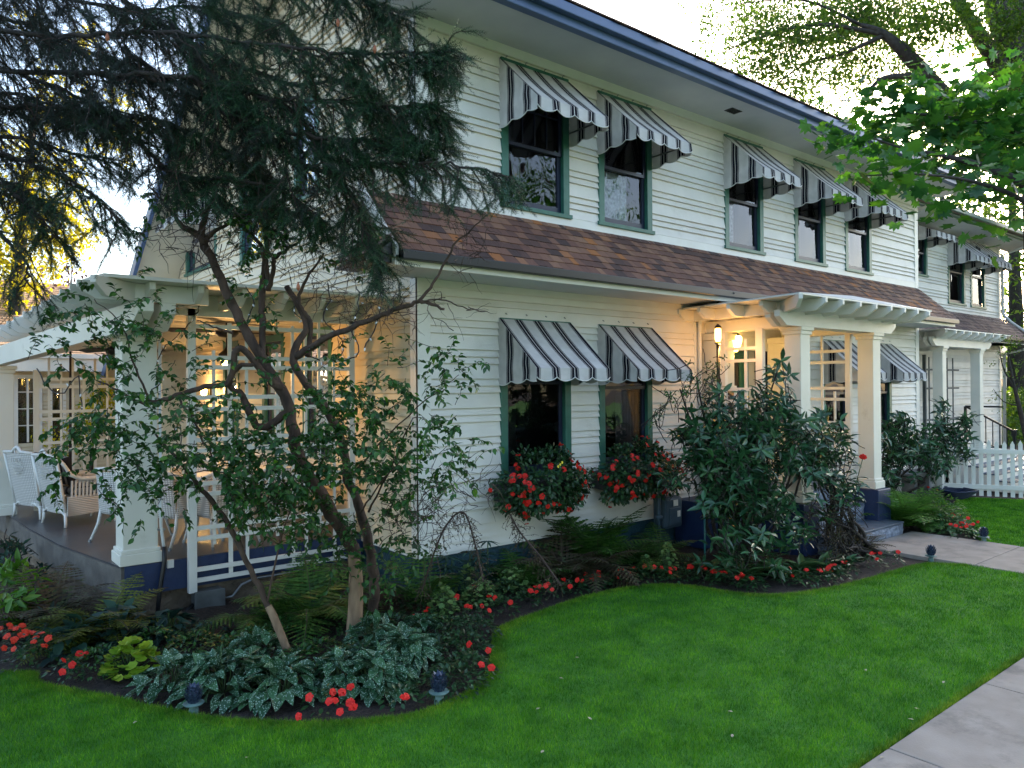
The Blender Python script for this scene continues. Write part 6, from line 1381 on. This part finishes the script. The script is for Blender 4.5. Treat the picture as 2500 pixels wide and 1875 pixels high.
# maple close on the right
bl = []
for u, v, d, s, n_ in ((2060, 300, 7.6, 28, 22), (2100, 330, 7.5, 30, 26), (2140, 290, 7.6, 36, 38), (2180, 260, 7.6, 34, 34), (2240, 270, 7.5, 40, 50), (2300, 250, 7.5, 40, 44), (2200, 320, 7.3, 40, 40), (2270, 330, 7.2, 50, 60), (2340, 300, 7.2, 50, 66), (2400, 280, 7.2, 50, 70), (2460, 260, 7.2, 50, 70), (2160, 370, 7.0, 34, 24), (2230, 390, 6.8, 40, 30), (2300, 390, 6.8, 45, 46), (2370, 380, 6.8, 50, 66), (2440, 360, 6.8, 50, 80), (2490, 340, 6.8, 40, 60),
                        (2090, 432, 5.6, 22, 9), (2190, 415, 5.6, 30, 16), (2180, 450, 5.4, 24, 12), (2230, 440, 5.4, 24, 12), (2320, 450, 6.0, 40, 28), (2350, 470, 6.0, 36, 26), (2410, 440, 6.2, 45, 50), (2470, 430, 6.2, 45, 60), (2480, 480, 6.0, 36, 40), (2420, 500, 6.2, 30, 16), (2480, 520, 6, 26, 20), (2120, 380, 7.4, 28, 12), (2260, 200, 8, 45, 26), (2380, 200, 8, 50, 34)):
    bl.append(B(u, v, d, s*.9, int(n_*(1.3 if v < 370 else .55))))
lim = [([a_(2620, 520, 6.5), a_(2480, 440, 6.5), a_(2380, 400, 6.6), a_(2300, 380, 6.7), a_(2200, 360, 6.9), a_(2110, 330, 7.2)], (.05, .04, .03, .02, .012, .006)), ([a_(2600, 380, 7), a_(2480, 320, 7), a_(2380, 300, 7.1), a_(2260, 280, 7.3), a_(2150, 280, 7.5)], (.05, .035, .025, .015, .006)),
       ([a_(2600, 560, 6), a_(2480, 480, 6), a_(2360, 440, 6), a_(2230, 425, 5.7), a_(2100, 430, 5.6)], (.03, .02, .014, .008, .004))]
bs = at(2750, 1100, 8)
crown('maple_tree', 'maple branches with big lobed leaves reaching in from the right edge', (bs[0], bs[1], 0), ([(bs[0], bs[1], -.1), tuple(at(2720, 700, 8)), tuple(at(2650, 400, 7.5)), tuple(at(2600, -100, 7.5))], [.22, .18, .15, .1]), lim, bl, maple_t(), .15, M_MAPLE, hang=.1, fl=.35)
# backlit tree at the left behind the porch
bl = [B(u, v, 18, s, n_) for u, v, s, n_ in ((60, 560, 60, 800), (140, 600, 50, 560), (40, 480, 60, 600), (150, 520, 50, 500), (190, 570, 30, 200), (30, 640, 50, 600), (100, 440, 50, 360), (60, 360, 60, 300), (250, 330, 40, 160), (290, 240, 30, 120), (330, 300, 30, 100), (100, 280, 50, 200), (120, 200, 60, 160), (200, 90, 40, 120), (60, 50, 40, 80), (20, 700, 40, 260), (60, 690, 30, 200), (130, 660, 30, 140), (20, 760, 20, 80), (300, 380, 30, 60), (180, 420, 40, 140))]
bs = at(40, 1000, 18)
crown('sunlit_tree', 'sun lit yellow green tree glowing behind the porch at the left edge', (bs[0], bs[1], 0), ([(bs[0], bs[1], -.2), tuple(at(40, 700, 18)), tuple(at(80, 300, 18))], [.22, .16, .06]), [], bl, leaf_s(.55), .13, M_YELT)
bl = [B(u, v, 14.5, s, n_) for u, v, s, n_ in ((260, 960, 26, 260), (240, 1000, 30, 300), (200, 1030, 30, 240), (270, 1040, 26, 160), (180, 1080, 30, 200), (110, 1070, 16, 60), (130, 1110, 24, 100))]
bs = at(220, 1200, 14.5)
crown('sunlit_shrub', 'bright yellow green shrub seen through the far porch trellis', (bs[0], bs[1], 0), ([(bs[0], bs[1], -.1), tuple(at(225, 1080, 14.5)), tuple(at(240, 960, 14.5))], [.04, .03, .01]), [], bl, leaf_s(.5), .09, M_YELT, cat='shrub')
M_REDL = island('reddish leaves', [(0, (.2, .06, .05)), (1, (.35, .14, .1))], .5, .4)
bl = [B(u, v, 12, s, n_) for u, v, s, n_ in ((180, 660, 14, 36), (160, 680, 20, 26), (130, 670, 20, 20), (178, 630, 10, 16), (190, 610, 10, 10), (200, 680, 12, 14))]
bs = at(170, 900, 12)
crown('reddish_shrub', 'thin reddish leaved shrub tip above the left pergola rafters', (bs[0], bs[1], 0), ([(bs[0], bs[1], -.1), tuple(at(172, 800, 12)), tuple(at(176, 620, 12))], [.03, .015, .004]), [], bl, leaf_s(.5), .08, M_REDL, cat='shrub')
# small twiggy tree by the far side entrance
bl = [B(u, v, 15, s, n_) for u, v, s, n_ in ((2450, 830, 16, 60), (2480, 840, 16, 70), (2440, 860, 14, 36), (2490, 880, 16, 50), (2470, 920, 16, 40), (2440, 960, 16, 40), (2430, 1000, 12, 24), (2490, 960, 12, 26), (2460, 880, 12, 26), (2420, 900, 10, 14))]
bs = at(2515, 1200, 15)
crown('young_tree', 'small twiggy tree with yellowing leaves by the far side entrance at the right edge', (bs[0], bs[1], 0), ([(bs[0], bs[1], -.1), tuple(at(2508, 1080, 15)), tuple(at(2490, 1000, 15)), tuple(at(2475, 940, 15)), tuple(at(2460, 860, 15))], [.06, .05, .045, .03, .012]),
      [([a_(2478, 950, 15), a_(2450, 900, 15), a_(2440, 850, 15)], (.02, .014, .006)), ([a_(2485, 990, 15), a_(2450, 980, 15), a_(2425, 950, 15)], (.016, .01, .004)), ([a_(2480, 960, 15), a_(2495, 900, 15), a_(2495, 840, 15)], (.02, .012, .005))], bl, leaf_s(.5), .055, M_BGL)
# trees behind the wing and along the street
def bg_tree(x, y, h, r, label, n_=2600, size=.28, mat=None, group='trees behind the house'):
    bl = []
    for _ in range(26):
        a = rng.uniform(0, 6.28); rr = r*math.sqrt(rng.uniform(0, 1))*.8; z = h*rng.uniform(.3, .97); k = 1-abs(z/h-.55)*1.1
        bl.append(((x+rr*math.cos(a)*k, y+rr*math.sin(a)*k, z), (r*.42, r*.42, r*.34), n_//26))
    return crown('broadleaf_tree', label, (x, y, 0), ([(x, y, -.2), (x+.1, y, h*.4), (x, y+.1, h*.85)], [r*.09, r*.06, r*.02]), [], bl, leaf_s(.6), size, mat or M_BGL, group=group)
for x, y, h, r, lab in ((36, 11, 13, 4.5, 'dense green tree directly right of the wing wall'), (31, 15, 12, 4, 'green tree rising behind the wing gutter'), (42, 16, 15, 5, 'tall green tree farthest right behind the wing'), (40, 7, 12, 4, 'green tree at the right edge beyond the picket fence'), (28, 20, 12, 4, 'tree behind the wing roof under the maple branches')):
    bg_tree(x, y, h, r, lab, 3600, .26)
for x, y, h, r, lab in ((-7, 20, 9, 3.5, 'tree beyond the cottage far left'), (-3.5, 27, 11, 4, 'tree behind the rear cottage roof')):
    bg_tree(x, y, h, r, lab, 2400, .25, M_YELT)
HG = empty('hedge', (36, 6.5, 0), 'green hedge beyond the picket fence at the right edge', 'hedge')
p_ = rng.uniform(0, 1, (9000, 3))*[16, 1.2, 2.0]+[26, 9.2, 0]; leaves('leaves', leaf_s(.6), p_, rnd(9000), rnd(9000, .6)+[0, 0, 1], rng.uniform(.1, .2, 9000), M_BGL, HG)
NB = empty('neighbour_house', (38, 13, 0), 'beige neighbouring house glimpsed between tree and wing at the right edge', 'house')
t = MB(); t.box(34, 13, 0, 46, 20, 3.4); t.build('wall', M_CREAM, NB); t = MB(); t.prism([(33.6, 12.6, 3.4), (33.6, 16.5, 5.6), (33.6, 20.4, 3.4)], (13, 0, 0)); t.build('roof', M_CONCDARK, NB)
for x in (35, 37.5, 40): t = MB(); t.box(x, 12.96, 1.2, x+1, 13.02, 2.5); w_ = t.build('window', M_TRIM, NB); t = MB(); t.box(x+.08, 12.94, 1.28, x+.92, 12.955, 2.42); t.build('pane', M_GLASS, w_)
# trees across the street behind the viewer: they shade the lawn and show up in the window panes
for x, y, h, r in ((-6, -12, 13, 5), (4, -14, 15, 5.5), (14, -12, 13, 5), (24, -13, 14, 5.5), (-14, -6, 12, 4.5)):
    bg_tree(x, y, h, r, 'street tree across the road, %s of five from the left' % {-14: 'first', -6: 'second', 4: 'third', 14: 'fourth', 24: 'fifth'}[x], 2200, .35, M_MAPLE, 'street trees across the road')
# unseen solid boxes added inside the house so that no light passes through
t = MB(); t.box(X0+1.2, 8.05, 0, XE-.2, 15, 5.9); t.box(17.2, 9.2, 0, 24, 14, 6); t.box(4.3, 6.9, ZS+.1, 16, 7.0, 4.2) ; t.build('light_block', M_ROOM, house)
